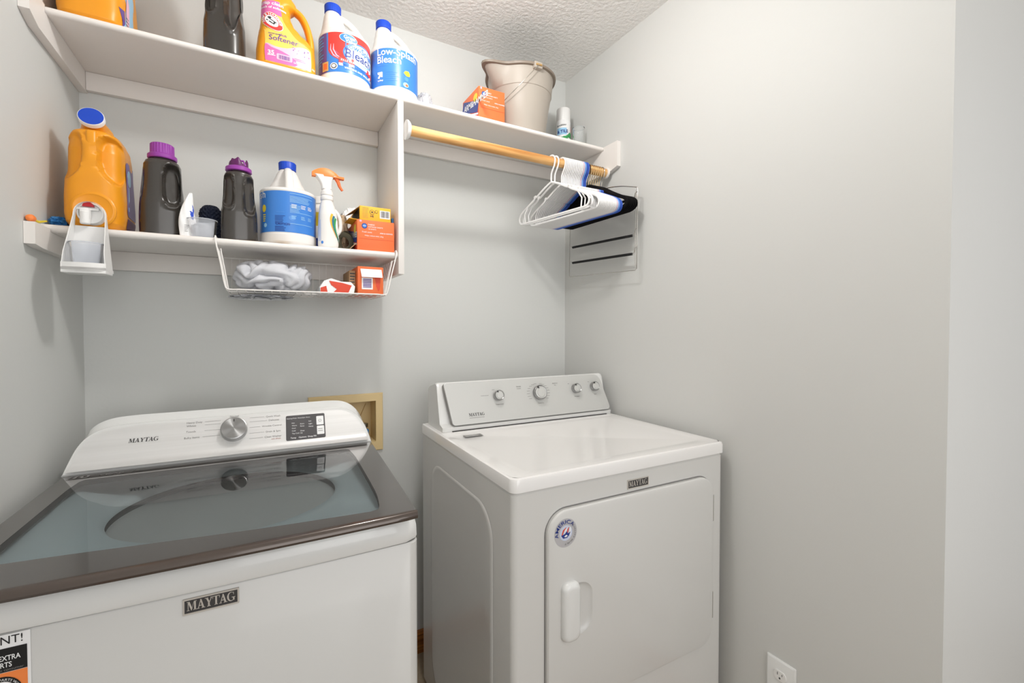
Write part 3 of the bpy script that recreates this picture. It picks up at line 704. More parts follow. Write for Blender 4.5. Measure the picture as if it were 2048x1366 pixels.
# ================================================================= hose outlet box, power outlet
hb = thing('washer_outlet_box', 'beige recessed plastic water outlet box in wall behind the washer', 'outlet box', (-.982, 0, .9405))
mb = MB(); ox0, ox1, oz0, oz1 = -.129, .130, -.107, .110; ix0, ix1, iz0, iz1 = -.1095, .1095, -.078, .087
def rc(x0, x1, z0, z1, y): return [(x0, y, z0), (x1, y, z0), (x1, y, z1), (x0, y, z1)]
i2 = (ix0 + .0, ix1 - .022, iz0 + .004, iz1 - .004)
mb.rings([rc(ox0, ox1, oz0, oz1, -.0005), rc(ox0, ox1, oz0, oz1, -.006), rc(ox0 + .003, ox1 - .003, oz0 + .003, oz1 - .003, -.009), rc(ix0 + .012, ix1 - .006, iz0 + .006, iz1 - .006, -.009), rc(ix0 + .012, ix1 - .006, iz0 + .006, iz1 - .006, .085), ], 'beige', False, True)
mb.tube([(.045, .082, -.03), (.085, .082, .060)], .0012, 'stain', 6); mb.build('box', hb, smooth=0)
mb = MB(); T = Matrix.Translation((.072, .045, -.071)); mb.lathe([(.012, 0), (.012, .03), (.009, .032), (.009, .045), (.013, .046), (.013, .060), (.004, .062)], 'steel', 20, T=T)
mb.box((.060, .020, -.068), (.084, .044, -.030), 'valve', .004); mb.build('valve', hb)
ot = thing('power_outlet', 'white duplex wall outlet low on the right wall', 'outlet', (0, -1.0225, .310))
mb = MB(); FO = Flat((-.0005, 0, 0), (0, -1, 0), (0, 0, 1))
def orr(e, off, r=.004): return [FO.p(x, y, off) for x, y in rrect(-.040 + e, -.063 + e, .040 - e, .063 - e, r, 4)]
mb.rings([orr(0, 0), orr(0, .003), orr(.004, .006)], 'encap', False, True); mb.build('cover_plate', ot, smooth=30)
for zc in (.021, -.021):
    mb = MB(); P = [(x, max(-.0135, min(.0135, y))) for x, y in [(.017 * math.cos(t), .017 * math.sin(t)) for t in [2 * PI * i / 40 for i in range(40)]]]
    mb.rings([[FO.p(x, y + zc, .0062) for x, y in P], [FO.p(x, y + zc, .0085) for x, y in P]], 'white', False, True)
    L = Lab(FO, mb); L.patch(-.0070, -.0052, zc + .001, zc + .009, 'ink', .0089); L.patch(.0055, .0072, zc + .002, zc + .008, 'ink', .0089); L.ell(0, zc - .006, .0023, .0028, 'ink', .0089)
    mb.build('socket', ot)
#@@ITEMS
# ================================================================= jugs, bottles, cartons
def cap_lathe(mb, prof, m, T=None, ribs=0, n=72, r0=0, r1=1e9, z0=0, z1=1e9):
    R = []
    for r, z in prof:
        R.append([((r + (0.0006 * (1 if j % 3 else -1) if ribs and z0 <= z <= z1 else 0)) * math.cos(2 * PI * j / n), (r + (0.0006 * (1 if j % 3 else -1) if ribs and z0 <= z <= z1 else 0)) * math.sin(2 * PI * j / n), z) for j in range(n)])
    mb.rings(R, m, True, True, T)
BK = [(0, 0, 0, .068, .068, 2), (.003, 0, 0, .0735, .0735, 2), (.010, 0, 0, .077, .077, 2), (.020, 0, 0, .0775, .0775, 2), (.032, 0, 0, .0775, .0775, 2), (.034, 0, 0, .0765, .0765, 2), (.156, 0, 0, .0765, .0765, 2), (.158, 0, 0, .0775, .0775, 2),
      (.163, 0, 0, .0765, .0765, 2), (.168, -.003, 0, .0715, .073, 2), (.172, -.0140, 0, .0590, .066, 2), (.177, -.0250, 0, .0460, .058, 2), (.190, -.0300, 0, .0385, .049, 2), (.210, -.0325, 0, .0325, .039, 2), (.230, -.0345, 0, .0275, .031, 2), (.244, -.035, 0, .0225, .0235, 2), (.2465, -.035, 0, .0205, .0205, 2), (.256, -.035, 0, .0205, .0205, 2)]
def bleach(label, loc, rz, design, group=None):
    t = thing('bleach_jug', label, 'jug', loc, rz, group)
    s = Surf(BK); mb = MB(); s.body(mb, 'hdpe', .004)
    hp = spline([(-.034, 0, .236), (-.018, 0, .2395), (.006, 0, .2340), (.028, 0, .2190), (.047, 0, .197), (.060, 0, .175), (.063, 0, .158)], 6)
    mb.tube(hp, [.010 + .003 * abs(i / (len(hp) - 1) - .4) for i in range(len(hp))], 'hdpe', 14, flat=(.92, 1.1)); mb.build('body', t, smooth=60)
    mb = MB(); cap_lathe(mb, [(.0225, .246), (.0245, .247), (.0245, .268), (.023, .2705), (.0005, .271)], 'blue', Matrix.Translation((-.035, 0, 0)), ribs=1, z0=.2471, z1=.2690); mb.build('cap', t, smooth=30)
    mb = MB(); design(Lab(s, mb)); mb.build('label', t, recalc=False, smooth=60)
    return t
def des_red(L):
    L.patch(-.150, .150, .036, .155, 'lblue')
    L.patch(-.150, -.068, .036, .155, 'purple_l', .0009); L.lines(-.140, -.078, .148, 10, .009, .004, 'lblue2', .0012)
    L.patch(-.086, -.062, .040, .068, 'tan', .0014); L.patch(-.080, -.066, .045, .063, 'boxorange', .0017)
    L.patch(-.062, .140, .100, .155, 'lred', .0010); L.ell(.012, .106, .074, .040, 'lred', .0010, n=40)
    L.du = -.019
    L.ell(.066, .098, .064, .037, 'lblue', .0014, n=40); L.ell(.067, .097, .060, .034, 'lwhite', .0018, n=40); L.ell(.062, .101, .050, .030, 'sky', .0020) ; L.ell(.060, .102, .046, .027, 'lwhite', .0022)
    for k in range(2): L.band([(-.034 + k * .009, .120), (-.035 + k * .009, .103), (-.026 + k * .009, .086), (-.008 + k * .009, .074)], [.001, .004, .004, .001], 'lpink2', .0014)
    L.ell(.018, .139, .026, .014, 'lwhite', .0026, rot=-.12); L.ell(.018, .139, .0245, .0125, 'lblue', .0030, rot=-.12)
    L.text('Great', .004, .1385, .0145, 'lwhite', .0034, .02, rot=-.08); L.text('Value', .008, .1280, .0145, 'lwhite', .0034, .02, rot=-.08)
    L.text('Low-Splash', .008, .1110, .0240, 'lblue', .0030, .012, rot=-.05); L.text('Bleach', .008, .0840, .0370, 'navy', .0026, .01, rot=-.05)
    L.band([(-.010, .072), (.030, .073), (.085, .066), (.110, .060)], .016, 'lred', .0028); L.text('KILLS 99.9% BACTERIA', -.004, .0690, .0085, 'lwhite', .0032, .01, rot=-.07)
    L.band([(-.010, .0590), (.030, .0600), (.100, .0530)], .008, 'lwhite', .0028); L.text('CONCENTRATED FORMULA', -.004, .0575, .0065, 'navy', .0032, rot=-.06)
    L.text('WHITENS AND BRIGHTENS', .006, .0470, .0080, 'lwhite', .0030, .01, rot=-.06)
    L.du = 0
    L.ell(-.044, .053, .0115, .010, 'lwhite', .0014); L.ell(-.044, .053, .0085, .0075, 'ink', .0018); L.ell(-.044, .053, .0060, .0050, 'lwhite', .0022)
def upup(L, u, v, h):
    s = h
    L.blob([(u, v + s), (u + .72 * s, v + s), (u + .80 * s, v + .92 * s), (u + .80 * s, v + .28 * s), (u + .60 * s, v + .28 * s), (u + .56 * s, v + .52 * s), (u + .30 * s, v + .10 * s), (u + .04 * s, v + .24 * s), (u + .34 * s, v + .66 * s), (u + .06 * s, v + .70 * s)], 'lwhite', .0016)
    L.text('up&up', u + .05 * s, v - .22 * s, .32 * s, 'lwhite', .0016, .02)
def des_blue(L):
    L.patch(-.152, .152, .036, .155, 'lblue'); L.du = -.010
    L.text('Low-Splash', -.066, .1330, .0310, 'lwhite', .0014, .012); L.text('Bleach', -.066, .1080, .0310, 'lwhite', .0014, .012); L.lines(-.062, -.030, .1010, 1, .004, .0016, 'lblue2', .0014, jit=0)
    upup(L, -.066, .0560, .024); L.lines(-.036, .006, .0800, 5, .0065, .0012, 'lblue2', .0014)
    L.blob([(.020, .084), (.026, .092), (.038, .094), (.044, .086), (.042, .078), (.030, .076)], 'yellow', .0014); L.ell(.030, .066, .007, .007, 'lblue2', .0014)
    L.ell(.028, .047, .010, .008, 'sky', .0014); L.ell(.031, .046, .005, .004, 'boxorange', .0018)
def des_back(L):
    L.patch(-.150, .235, .036, .155, 'lblue'); q = .120
    L.text('h', q - .083, .1360, .0300, 'lwhite', .0014, .01); L.text('s', q - .098, .1360, .0300, 'lwhite', .0014, .01)
    L.ell(q - .077, .105, .008, .011, 'yellow', .0014); L.lines(q - .082, q - .070, .088, 4, .006, .003, 'yellow', .0014); L.ell(q - .072, .056, .006, .006, 'sky', .0014)
    L.lines(q - .036, q - .012, .094, 1, .004, .0014, 'lblue2', .0014)
    for z in (.149, .1405, .094, .0610): L.patch(q + .000, q + .070, z, z + .0012, 'sky', .0014)
    L.lines(q + .000, q + .066, .138, 4, .0040, .0014, 'sky', .0014); L.lines(q + .0, q + .03, .115, 5, .0040, .0013, 'sky', .0014)
    for x in (.004, .030, .052):
        L.lines(q + x, q + x + .016, .118, 3, .0040, .0016, 'lwhite', .0016); L.lines(q + x, q + x + .014, .085, 3, .0036, .0014, 'sky', .0016)
    L.ell(q + .006, .078, .009, .007, 'lblue2', .0014); L.text('CAUTION', q - .038, .0560, .0085, 'navy', .0016, .02)
    L.lines(q - .040, q - .012, .083, 4, .0042, .0013, 'navy', .0014); L.lines(q - .040, q - .008, .052, 4, .0038, .0014, 'navy', .0014); L.lines(q - .040, q - .014, .066, 2, .0040, .0014, 'navy', .0014)
bleach('white bleach jug with red and blue label on upper shelf beside orange bottle', (-1.010, -.195, Z1 + .0003), .0, des_red)
bleach('white bleach jug with plain blue label, rightmost jug on the upper shelf', (-.8515, -.195, Z1 + .0003), .0, des_blue)
bleach('white bleach jug on lower shelf, handle and fine print of blue label facing front', (-1.176, -.185, Z2 + .0003), -PI / 2, des_back)

# softener bottle with see-through handle
def trunk(keys, m='orangejug'): return Surf(keys)
so_ = thing('laundry_bottle', 'orange detergent bottle with pink softener label on the upper shelf', 'bottle', (-1.1795, -.222, Z1 + .0003))
SK = [(0, 0, 0, .070, .040, 3), (.004, 0, 0, .076, .046, 3), (.015, 0, 0, .079, .049, 3), (.060, 0, 0, .0785, .049, 2.8), (.095, .001, 0, .0755, .048, 2.7), (.112, -.004, 0, .0680, .047, 2.6), (.130, -.014, 0, .0545, .046, 2.5), (.150, -.022, 0, .0440, .044, 2.4), (.175, -.026, 0, .0385, .042, 2.3), (.196, -.026, 0, .0375, .040, 2.3), (.210, -.018, 0, .0450, .038, 2.2), (.224, -.016, 0, .0440, .036, 2.1), (.240, -.018, 0, .0360, .032, 2), (.252, -.020, 0, .0280, .028, 2)]
s = Surf(SK); mb = MB(); s.body(mb, 'orangejug', .004)
hp = spline([(.000, 0, .216), (.022, 0, .214), (.042, 0, .200), (.056, 0, .172), (.064, 0, .140), (.067, 0, .110), (.066, 0, .085)], 6)
mb.tube(hp, .0135, 'orangejug', 14, flat=(.75, 1.2))
mb.tube(spline([(.004, 0, .155), (.020, .0, .142), (.036, 0, .118), (.044, 0, .100)], 5), .009, 'orangejug', 12)
mb.build('body', so_, smooth=60)
so_.scale.z = .94
mb = MB(); cap_lathe(mb, [(.027, .250), (.031, .252), (.031, .262), (.026, .264), (.025, .29), (.0005, .292)], 'orange', Matrix.Translation((-.020, 0, 0)), ribs=1, z0=.264, z1=.29); mb.build('cap', so_)
mb = MB(); L = Lab(s, mb)
lb = [(-.056, .022), (-.050, .014), (.0, .012), (.060, .013), (.066, .030), (.066, .075), (.058, .086), (.030, .096), (.016, .118), (.010, .160), (.008, .196), (.000, .204), (-.040, .204), (-.050, .196), (-.052, .160), (-.057, .080)]
L.blob(spline(lb, 3, True), 'lyel', .0008, 9)
L.blob(spline([(-.050, .196), (-.040, .203), (.0, .203), (.007, .195), (.010, .158), (-.020, .166), (-.051, .152)], 3, True), 'lpink', .0013)
L.blob(spline([(-.055, .068), (-.030, .062), (.0, .064), (.030, .078), (.058, .080), (.064, .060), (.064, .020), (.050, .015), (.0, .014), (-.050, .016), (-.055, .030)], 3, True), 'lpink2', .0013)
L.blob(spline([(-.056, .066), (-.040, .058), (-.010, .050), (.02, .035), (.02, .016), (-.048, .016), (-.056, .026)], 3, True), 'lpink', .0017)
L.text('crisp clean', -.044, .1905, .0145, 'lwhite', .0020, .02, rot=-.04); L.text('touch of softness', -.048, .1790, .0105, 'lwhite', .0020, .02, rot=-.05)
cu, cz = -.0220, .1370
L.ell(cu, cz, .0265, .0275, 'lwhite', .0020); L.ell(cu, cz, .0250, .0260, 'lred', .0024); L.ell(cu, cz, .0160, .0170, 'lwhite', .0028)
L.text('ARM & HAMMER', cu, cz, .0095, 'lwhite', .0030, .02, arcr=.0178, arca=math.radians(195), sx=1.0)
L.band([(cu - .011, cz + .004), (cu - .004, cz - .004), (cu + .002, cz - .009), (cu + .006, cz - .004)], .004, 'ink', .0032); L.band([(cu - .003, cz + .009), (cu + .003, cz + .001), (cu + .010, cz - .005)], .003, 'ink', .0034); L.ell(cu + .000, cz + .010, .0045, .003, 'ink', .0036)
L.text('detergent', -.0470, .0985, .0080, 'navy', .0014); L.text('plus', -.0200, .0970, .0125, 'purple_l', .0014, .01); L.text('Softener', -.0470, .0810, .0220, 'purple_l', .0014, .01, rot=-.02)
for k in range(22): L.ell(.012 + random.random() * .048, .052 + random.random() * .026, .0016, .0016, random.choice(['lpink', 'lwhite', 'purple_l']), .0020, n=8)
L.text('35', -.0490, .0360, .0170, 'lwhite', .0022, .03); L.patch(-.0500, -.030, .0325, .0345, 'lwhite', .0022); L.rr(-.0270, .0130, .0240, .0420, .003, 'lpink2', .0022); L.barcode(-.0215, .0080, .0265, .0385, 'purple_l', .0026, 10)
L.lines(.018, .055, .0400, 2, .0045, .0014, 'lpink', .0020); L.text('LOADS 52.5 FL OZ', .0170, .0235, .0075, 'lwhite', .0022, .02)
mb.build('label', so_, recalc=False, smooth=60)

# charcoal jugs
def blackjug(label, loc, rz, w=.050, h=.205, dents=((.016, .135, .020, .055, .016),), capkind='closed', group=None, d=.038):
    t = thing('laundry_bottle', label, 'bottle', loc, rz, group)
    k = w / .050; q = h / .205
    def dent(x, y, z):
        if y < 0:
            for cx, cz, rx, rz_, dp in dents:
                u = abs((x - cx) / rx); v = abs((z - cz) / rz_); r = (u ** 3.2 + v ** 3.2)
                f = 1 - smoothstep(.35, 1.15, r); y += dp * f
                y -= .0035 * math.exp(-((r - 1.25) / .35) ** 2)
        return x, y
    K = [(0, 0, 0, .045, d - .005, 2.8), (.004, 0, 0, .0485, d - .001, 2.8), (.012, 0, 0, .0505, d, 2.8), (.05, 0, 0, .0505, d, 2.8), (.085, 0, 0, .0495, d, 2.7), (.11, 0, 0, .0455, d - .001, 2.6), (.14, 0, 0, .0425, d - .002, 2.5), (.17, 0, 0, .0415, d - .003, 2.4), (.19, 0, 0, .0405, d - .003, 2.3), (.200, 0, 0, .0365, d - .006, 2.2), (.206, 0, 0, .029, .027, 2), (.209, 0, 0, .026, .026, 2)]
    s = Surf([(z * q, cx, cy, a * k, b, e) for z, cx, cy, a, b, e in K], dent, 120); mb = MB(); s.body(mb, 'blackjug', .003); mb.build('body', t, smooth=60)
    mb = MB(); T = Matrix.Translation((0, 0, h + .0035))
    if capkind == 'closed':
        cap_lathe(mb, [(.0310, -.001), (.0325, .001), (.0325, .009), (.030, .0115), (.0262, .0120), (.0262, .013), (.0258, .0375), (.0245, .0395), (.0005, .0398)], 'purple', T, ribs=1, z0=.0125, z1=.038); mb.build('cap', t, smooth=30)
    else:
        mb.lathe([(.0310, -.001), (.0330, .001), (.0325, .010), (.029, .0125), (.025, .0125)], 'purple', 48, T=T); c = mb.build('cap', t)
        mb = MB(); R = []
        for i, (r, z) in enumerate([(.0245, .0120), (.0240, .024), (.0215, .0300), (.019, .0300), (.018, .014)]):
            R.append([(r * math.cos(a), r * math.sin(a), z + (.006 * math.sin(3 * a + 1) + .004 * math.sin(7 * a) if 1 <= i <= 3 else 0)) for a in [2 * PI * j / 60 for j in range(60)]])
        mb.rings(R, 'dpurple', True, True, T); mb.tube([(-.014, -.016, .016), (-.012, -.014, .030), (.012, -.014, .030), (.016, -.016, .016)], .003, 'purple', T=T); mb.build('pour_spout', c)
    return t, s
t, s = blackjug('charcoal detergent bottle with closed purple cap, on lower shelf right of the yellow jug', (-1.4805, -.205, Z2 + .0003), .10, dents=((.021, .135, .0185, .056, .020),))
mb = MB(); L = Lab(s, mb); L.blob([(-.070, .010), (-.058, .012), (-.054, .080), (-.056, .180), (-.062, .185), (-.070, .09)], 'dpurple', .0006); L.blob([(.052, .155), (.060, .140), (.066, .115), (.064, .1), (.058, .12)], 'black', .001); mb.build('label', t, recalc=False, smooth=60)
blackjug('charcoal detergent bottle with open purple cap, on lower shelf between navy brush and bleach', (-1.3045, -.215, Z2 + .0003), .05, w=.0450, h=.198, dents=((-.027, .140, .0145, .048, .013), (.026, .130, .0150, .052, .016)), capkind='open')
blackjug('charcoal detergent bottle cut off by photo top, on upper shelf', (-1.3335, -.225, Z1 + .0003), -.35, w=.0485, h=.235, dents=((.030, .150, .0135, .075, .022), (-.020, .165, .016, .050, .010)), d=.040)

# big yellow-orange dispenser jug
def bigjug(label, loc, rz, a=.058, b=.110, h=.245, dispenser=True):
    t = thing('dispenser_jug', label, 'jug', loc, rz)
    def dent(x, y, z):
        if y < 0 and dispenser:
            for cx, rx, dp in ((.0335, .0225, .030), (-.0350, .0205, .016)):
                u = abs((x - cx) / rx); zz = (z - .185) / .050; v = abs(zz)
                sl = (x - cx) * (.9 if cx > 0 else -.9)
                v = abs((z - .180 - (-.010 if z < .18 else .0) + sl * (1.0 if z < .18 else 0)) / .052)
                y += dp * (1 - smoothstep(.45, 1.10, u ** 3 + v ** 3))
        return x, y
    f = a / .0625
    K = [(0, 0, 0, .046 * f, b - .016, 4.5), (.005, 0, 0, .054 * f, b - .008, 4.5), (.016, 0, 0, .0605 * f, b - .001, 4.5), (.035, 0, 0, .0640 * f, b, 4.2), (.075, 0, 0, .0645 * f, b, 4.0), (.120, 0, 0, .0620 * f, b, 4.0), (.150, 0, 0, .0600 * f, b - .002, 4.0), (.195, 0, 0, .0595 * f, b - .004, 4.0), (.222, 0, 0, .0570 * f, b - .010, 3.8), (.238, .0, 0, .0500 * f, b - .020, 3.4), (.246, 0, 0, .0400 * f, b - .030, 3.0), (.249, 0, 0, .028 * f, b - .045, 2.6)]
    K = [(z * h / .245,) + tuple(r) for z, *r in K]
    s = Surf(K, dent, 140); mb = MB(); s.body(mb, 'orangejug', .003)
    if dispenser:
        n_ = Vector((.06, -.94, .34)).normalized(); ce = Vector((-.001, -.066, .271)); T = Matrix.Translation(ce) @ n_.to_track_quat('Z', 'Y').to_matrix().to_4x4()
        mb.lathe([(.033, -.060), (.028, -.042), (.0235, -.028), (.0225, -.008), (.0225, .003)], 'orangejug', 40, T=T)
        mb.box((-.009, -b + .006, .150), (.012, -b + .03, .238), 'orangejug', .006)
    mb.build('body', t, smooth=60)
    if dispenser:
        mb = MB(); mb.lathe([(.0240, -.004), (.0255, -.003), (.0255, .007), (.0245, .009)], 'lwhite', 48, T=T); mb.lathe([(.0238, .0088), (.0235, .0096), (.003, .0092), (.0005, .0096)], 'blue', 48, T=T); mb.build('cap', t)
        mb = MB(); T2 = Matrix.Translation((.006, -b + .001, .043)) @ Matrix.Rotation(PI / 2, 4, 'X')
        mb.lathe([(.043, -.002), (.043, .0015), (.040, .004), (.037, .0045), (.034, .003)], 'orangejug', 64, T=T2); mb.build('tap_boss', t)
    return t, s
JX, JY = -1.6105, -.1700
t, s = bigjug('yellow-orange detergent jug with blue disc cap at left end of lower shelf', (JX, JY - .015, Z2 + .0003), 0.0, a=.0565, b=.095)
mb = MB(); L = Lab(s, mb)
L.rr(.098, .200, .045, .190, .015, 'purple_l', .001); L.ell(.125, .150, .018, .022, 'sky', .0014); L.band([(.112, .06), (.118, .10), (.122, .125)], .008, 'sky', .0014); L.rr(.100, .190, .012, .040, .006, 'dpurple', .001); mb.build('label', t, recalc=False, smooth=60)
# tap (part of the jug) : round white collar, spout and red button
tp = MB(); T3 = Matrix.Translation((.006, -.110, .050)) @ Matrix.Rotation(PI / 2, 4, 'X')
tp.lathe([(.0245, -.003), (.0255, .004), (.0255, .022), (.024, .025), (.0215, .0255), (.020, .020), (.0005, .020)], 'white', 48, T=T3)
tp.box((-.0185, -.1385, .0565), (.0225, -.128, .0615), 'white', .001); tp.box((-.010, -.150, .0300), (.008, -.128, .0600), 'white', .004)
tp.lathe([(.008, -.030), (.0095, -.028), (.0095, -.002), (.008, 0)], 'white', 24, T=Matrix.Translation((-.001, -.143, .052)))
tpo = tp.build('tap', t); tpo.location.y = .015; tpo.location.z = -.021
rb = MB(); rb.rings([[(.001 + x, y, .0640 + 0) for x, y in []] or [(.003 + .0105 * math.cos(a), y_, .0650 + .0105 * math.sin(a)) for a in [PI * i / 12 for i in range(13)]] for y_ in (-.1375, -.122)], 'red'); rb.build('tap_button', tpo)
# hanging catch tray
tray = thing('drip_tray', 'white plastic drip tray hanging from tap of the yellow jug', 'tray', (JX + .008, JY, Z2))
def trw(z): return .0285 + (.0375 - .0285) * max(0, min(1, (.022 - z) / .128))
OUT = [(-trw(z), z) for z in (-.106, -.07, -.03, .018)] + [(.0285 * math.cos(a), .026 + .0285 * math.sin(a)) for a in [PI * (1 - i / 14) for i in range(15)]] + [(trw(z), z) for z in (.018, -.03, -.07, -.106)]
def dep(z): return .010 + .052 * smoothstep(.04, -.10, z)
yb = -.1365; mb = MB(); INN = [(x * .93, .05 + (z - .05) * .965) for x, z in OUT]
holed = [(x, z) for x, z in OUT]
# back panel as a ring about the tap, then the panel below
n_ = len(OUT)
hole = [(.0272 * math.cos(a), .050 + .0272 * math.sin(a)) for a in [PI * (1 - i / 14) for i in range(15)]]
mb.rings([[(x, yb, z) for x, z in OUT], [(x * 1.02, yb - dep(z), z) for x, z in OUT], [(x * 1.02 * .955, yb - dep(z), z * 1.0) for x, z in OUT], [(x * .955, yb, z) for x, z in OUT]], 'white', False, False, closed=False)
mb.add([(-trw(-.002) * .96, yb, -.002), (trw(-.002) * .96, yb, -.002), (.0375, yb, -.106), (-.0375, yb, -.106)], [[0, 1, 2, 3]], 'white')
mb.add([(-trw(-.002) * .96, yb + .002, -.002), (trw(-.002) * .96, yb + .002, -.002), (.0375, yb + .002, -.106), (-.0375, yb + .002, -.106)], [[3, 2, 1, 0]], 'white')
fl = [(-.0385, yb + .002), (.0385, yb + .002), (.0385, yb - .060)] + [(.0385 - .077 * i / 10, yb - .060 - .007 * math.sin(PI * i / 10)) for i in range(1, 11)]
mb.prism(fl, -.1125, -.1055, 'white'); ring_o = fl[2:]
mb.rings([[(x, y, z) for x, y in ring_o] for z in (-.112, -.095)] + [[(x * .95, y + .003, z) for x, y in ring_o] for z in (-.095, -.108)], 'white', False, False, closed=False)
mb.box((-.0385, yb - .061, -.1185), (.0385, yb - .004, -.1122), 'white', .001)
mb.build('tray_body', tray, smooth=30)
# dosing cup in the tray
def cup(name, label, loc, r0, r1, h, m, cat='cup', content=None):
    t = thing(name, label, cat, loc); mb = MB(); mb.lathe([(r0 * .97, .0), (r0, .001), (r1, h), (r1 + .0012, h), (r1 + .0012, h - .002), (r1 - .001, h - .003)], m, 40, cap1=False)
    mb.rings([[(r1 * math.cos(2 * PI * j / 40), r1 * math.sin(2 * PI * j / 40), h) for j in range(40)], [((r1 - .0015) * math.cos(2 * PI * j / 40), (r1 - .0015) * math.sin(2 * PI * j / 40), h) for j in range(40)]], 'ltblue', False, False)
    mb.build('cup_wall', t)
    if content:
        mb = MB(); mb.lathe([(r0 * .93, .002), (r0 * .97, content)], 'ltblue', 32); mb.build('liquid', t)
    return t
cup('dosing_cup', 'milky dosing cup with a little blue detergent, standing in the white drip tray', (JX + .007, JY + yb - .0345, Z2 - .1050), .0255, .0300, .058, 'pp', content=.006)
t, s = bigjug('big orange detergent jug cut off by top of photo, at left end of upper shelf', (-1.6120, -.165, Z1 + .0003), 0.0, a=.066, b=.105, h=.27, dispenser=False)
mb = MB(); L = Lab(s, mb); L.blob([(.060, .060), (.070, .035), (.072, .006), (.086, .006), (.084, .03), (.078, .06)], 'purple_l', .001); L.rr(.078, .16, .010, .14, .012, 'sky', .0013); L.ell(.095, .06, .010, .045, 'lpink2', .0017); L.lines(.085, .10, .05, 5, .008, .003, 'inkgrey', .002); mb.build('label', t, recalc=False, smooth=60)

# crumpled helper
def crumple(mb, c, r, m, seed=0, amp=.35, fr=3.0, n=44, flat=1.0, fold=1.0):
    c = Vector(c); R = []
    for i in range(n + 1):
        ph = PI * i / n; row = []
        for j in range(2 * n):
            th = 2 * PI * j / (2 * n); d = Vector((math.sin(ph) * math.cos(th), math.sin(ph) * math.sin(th), math.cos(ph)))
            q = Vector((d.x * fr, d.y * fr, d.z * fr * fold)) + Vector((seed * 7.3, seed * 3.1, seed))
            w = noise.noise_vector(q * .8) * .7; a = noise.noise(q + w); b = noise.noise(q * 2.3 + w * 2)
            k = 1 + amp * ((1 - abs(a) * 2.6) * .75 + (1 - abs(b) * 2.4) * .35 - .45)
            e = lambda v, s_: math.copysign(abs(v) ** s_, v)
            row.append(c + Vector((e(d.x, .75) * r[0] * k, e(d.y, .75) * r[1] * k, e(d.z, .8) * r[2] * k)))
        R.append(row)
    zmin = c.z - r[2] * flat
    R = [[Vector((p.x, p.y, max(p.z, zmin))) for p in row] for row in R]
    mb.rings(R, m, True, True)
def blob(name, label, cat, c, r, m, **k):
    mb = MB(); crumple(mb, (0, 0, 0), r, m, **k); o = mb.build(name, loc=c, smooth=60); return tag(o, label, cat)
blob('plastic_bag', 'crumpled clear plastic bag on upper shelf, right of the plain blue bleach jug', 'bag', (-.735, -.155, Z1 + .043), (.026, .030, .048), 'film', seed=2, amp=.25, flat=.88)
blob('plastic_bag', 'crumpled clear plastic bag on upper shelf between bucket and spray can', 'bag', (-.150, -.140, Z1 + .030), (.032, .030, .034), 'film', seed=4, amp=.3, flat=.85)
blob('rag', 'small blue crumpled rag in corner behind the yellow jug', 'rag', (-1.676, -.225, Z2 + .0125), (.017, .040, .012), 'valve', seed=5, amp=.25, flat=.98)
blob('paper_wad', 'crumpled printed white paper behind the yellow carton on lower shelf', 'paper', (-.962, -.042, Z2 + .100), (.042, .018, .078), 'lwhite', seed=9, amp=.22, flat=1.25)
blob('paper_bag', 'crumpled beige paper bag behind the spray bottle, left of the yellow carton', 'bag', (-1.012, -.115, Z2 + .064), (.018, .045, .068), 'bag', seed=11, amp=.22, flat=.94)

# carton helper: T box with printed faces
def carton(label, lo, hi, m, name='carton', group=None, faces=None):
    c = ((lo[0] + hi[0]) / 2, (lo[1] + hi[1]) / 2, lo[2]); t = thing(name, label, 'box', c, 0, group); w, d, h = hi[0] - lo[0], hi[1] - lo[1], hi[2] - lo[2]
    MB().box((-w / 2, -d / 2, 0), (w / 2, d / 2, h), m, .0012).build('box_body', t)
    mb = MB(); Fr = Flat((-w / 2, -d / 2, 0), (1, 0, 0), (0, 0, 1)); Sd = Flat((-w / 2, d / 2, 0), (0, -1, 0), (0, 0, 1))
    faces(Lab(Fr, mb), Lab(Sd, mb), w, d, h, t); mb.build('print', t, recalc=False); return t
def f_sheet(L, S, w, d, h, t):
    L.ell(w * .19, h * .80, .0085, .0085, 'navy', .0006); L.ell(w * .19, h * .80, .006, .006, 'lblue', .0009); L.text('A&H', w * .19, h * .785, .005, 'lwhite', .0012, center=True)
    L.text('FABRIC', w * .29, h * .83, .0065, 'lwhite', .0006); L.text('SOFTENER SHEETS', w * .29, h * .76, .0055, 'lwhite', .0006); L.text('120 SHEETS', w * .29, h * .69, .0050, 'lwhite', .0006)
    L.text('Fresh scent', w * .13, h * .58, .0065, 'lwhite', .0006); L.text('ARM & HAMMER', w * .60, h * .58, .0056, 'lwhite', .0006, .01)
    L.text('Helps reduce static cling', w * .20, h * .47, .0058, 'lwhite', .0006)
    L.patch(w * .06, w * .97, h * .375, h * .383, 'boxred', .0005); L.rr(w * .06, w * .12, h * .92, h * .985, .002, 'lpink2', .0006)
    S.patch(d * .02, d * .98, h * .02, h * .35, 'boxred', .0005); S.band([(d * .02, h * .80), (d * .98, h * .40)], h * .34, 'navy', .0008) ; S.band([(d * .02, h * .55), (d * .98, h * .18)], h * .05, 'lwhite', .0010)
    S.text('ARM&HAMMER', d * .10, h * .62, h * .26, 'lwhite', .0012, .02, rot=-.12); S.ell(d * .82, h * .74, .018, .014, 'yellow', .0012)
carton('orange dryer sheet carton on upper shelf in front of the grey bucket', (-.5690, -.262, Z1 + .0003), (-.4640, -.118, Z1 + .1190), 'boxorange', faces=f_sheet)
carton('orange dryer sheet carton at right end of lower shelf, under the yellow carton', (-.9895, -.272, Z2 + .0003), (-.8745, -.090, Z2 + .0950), 'boxorange', faces=f_sheet)
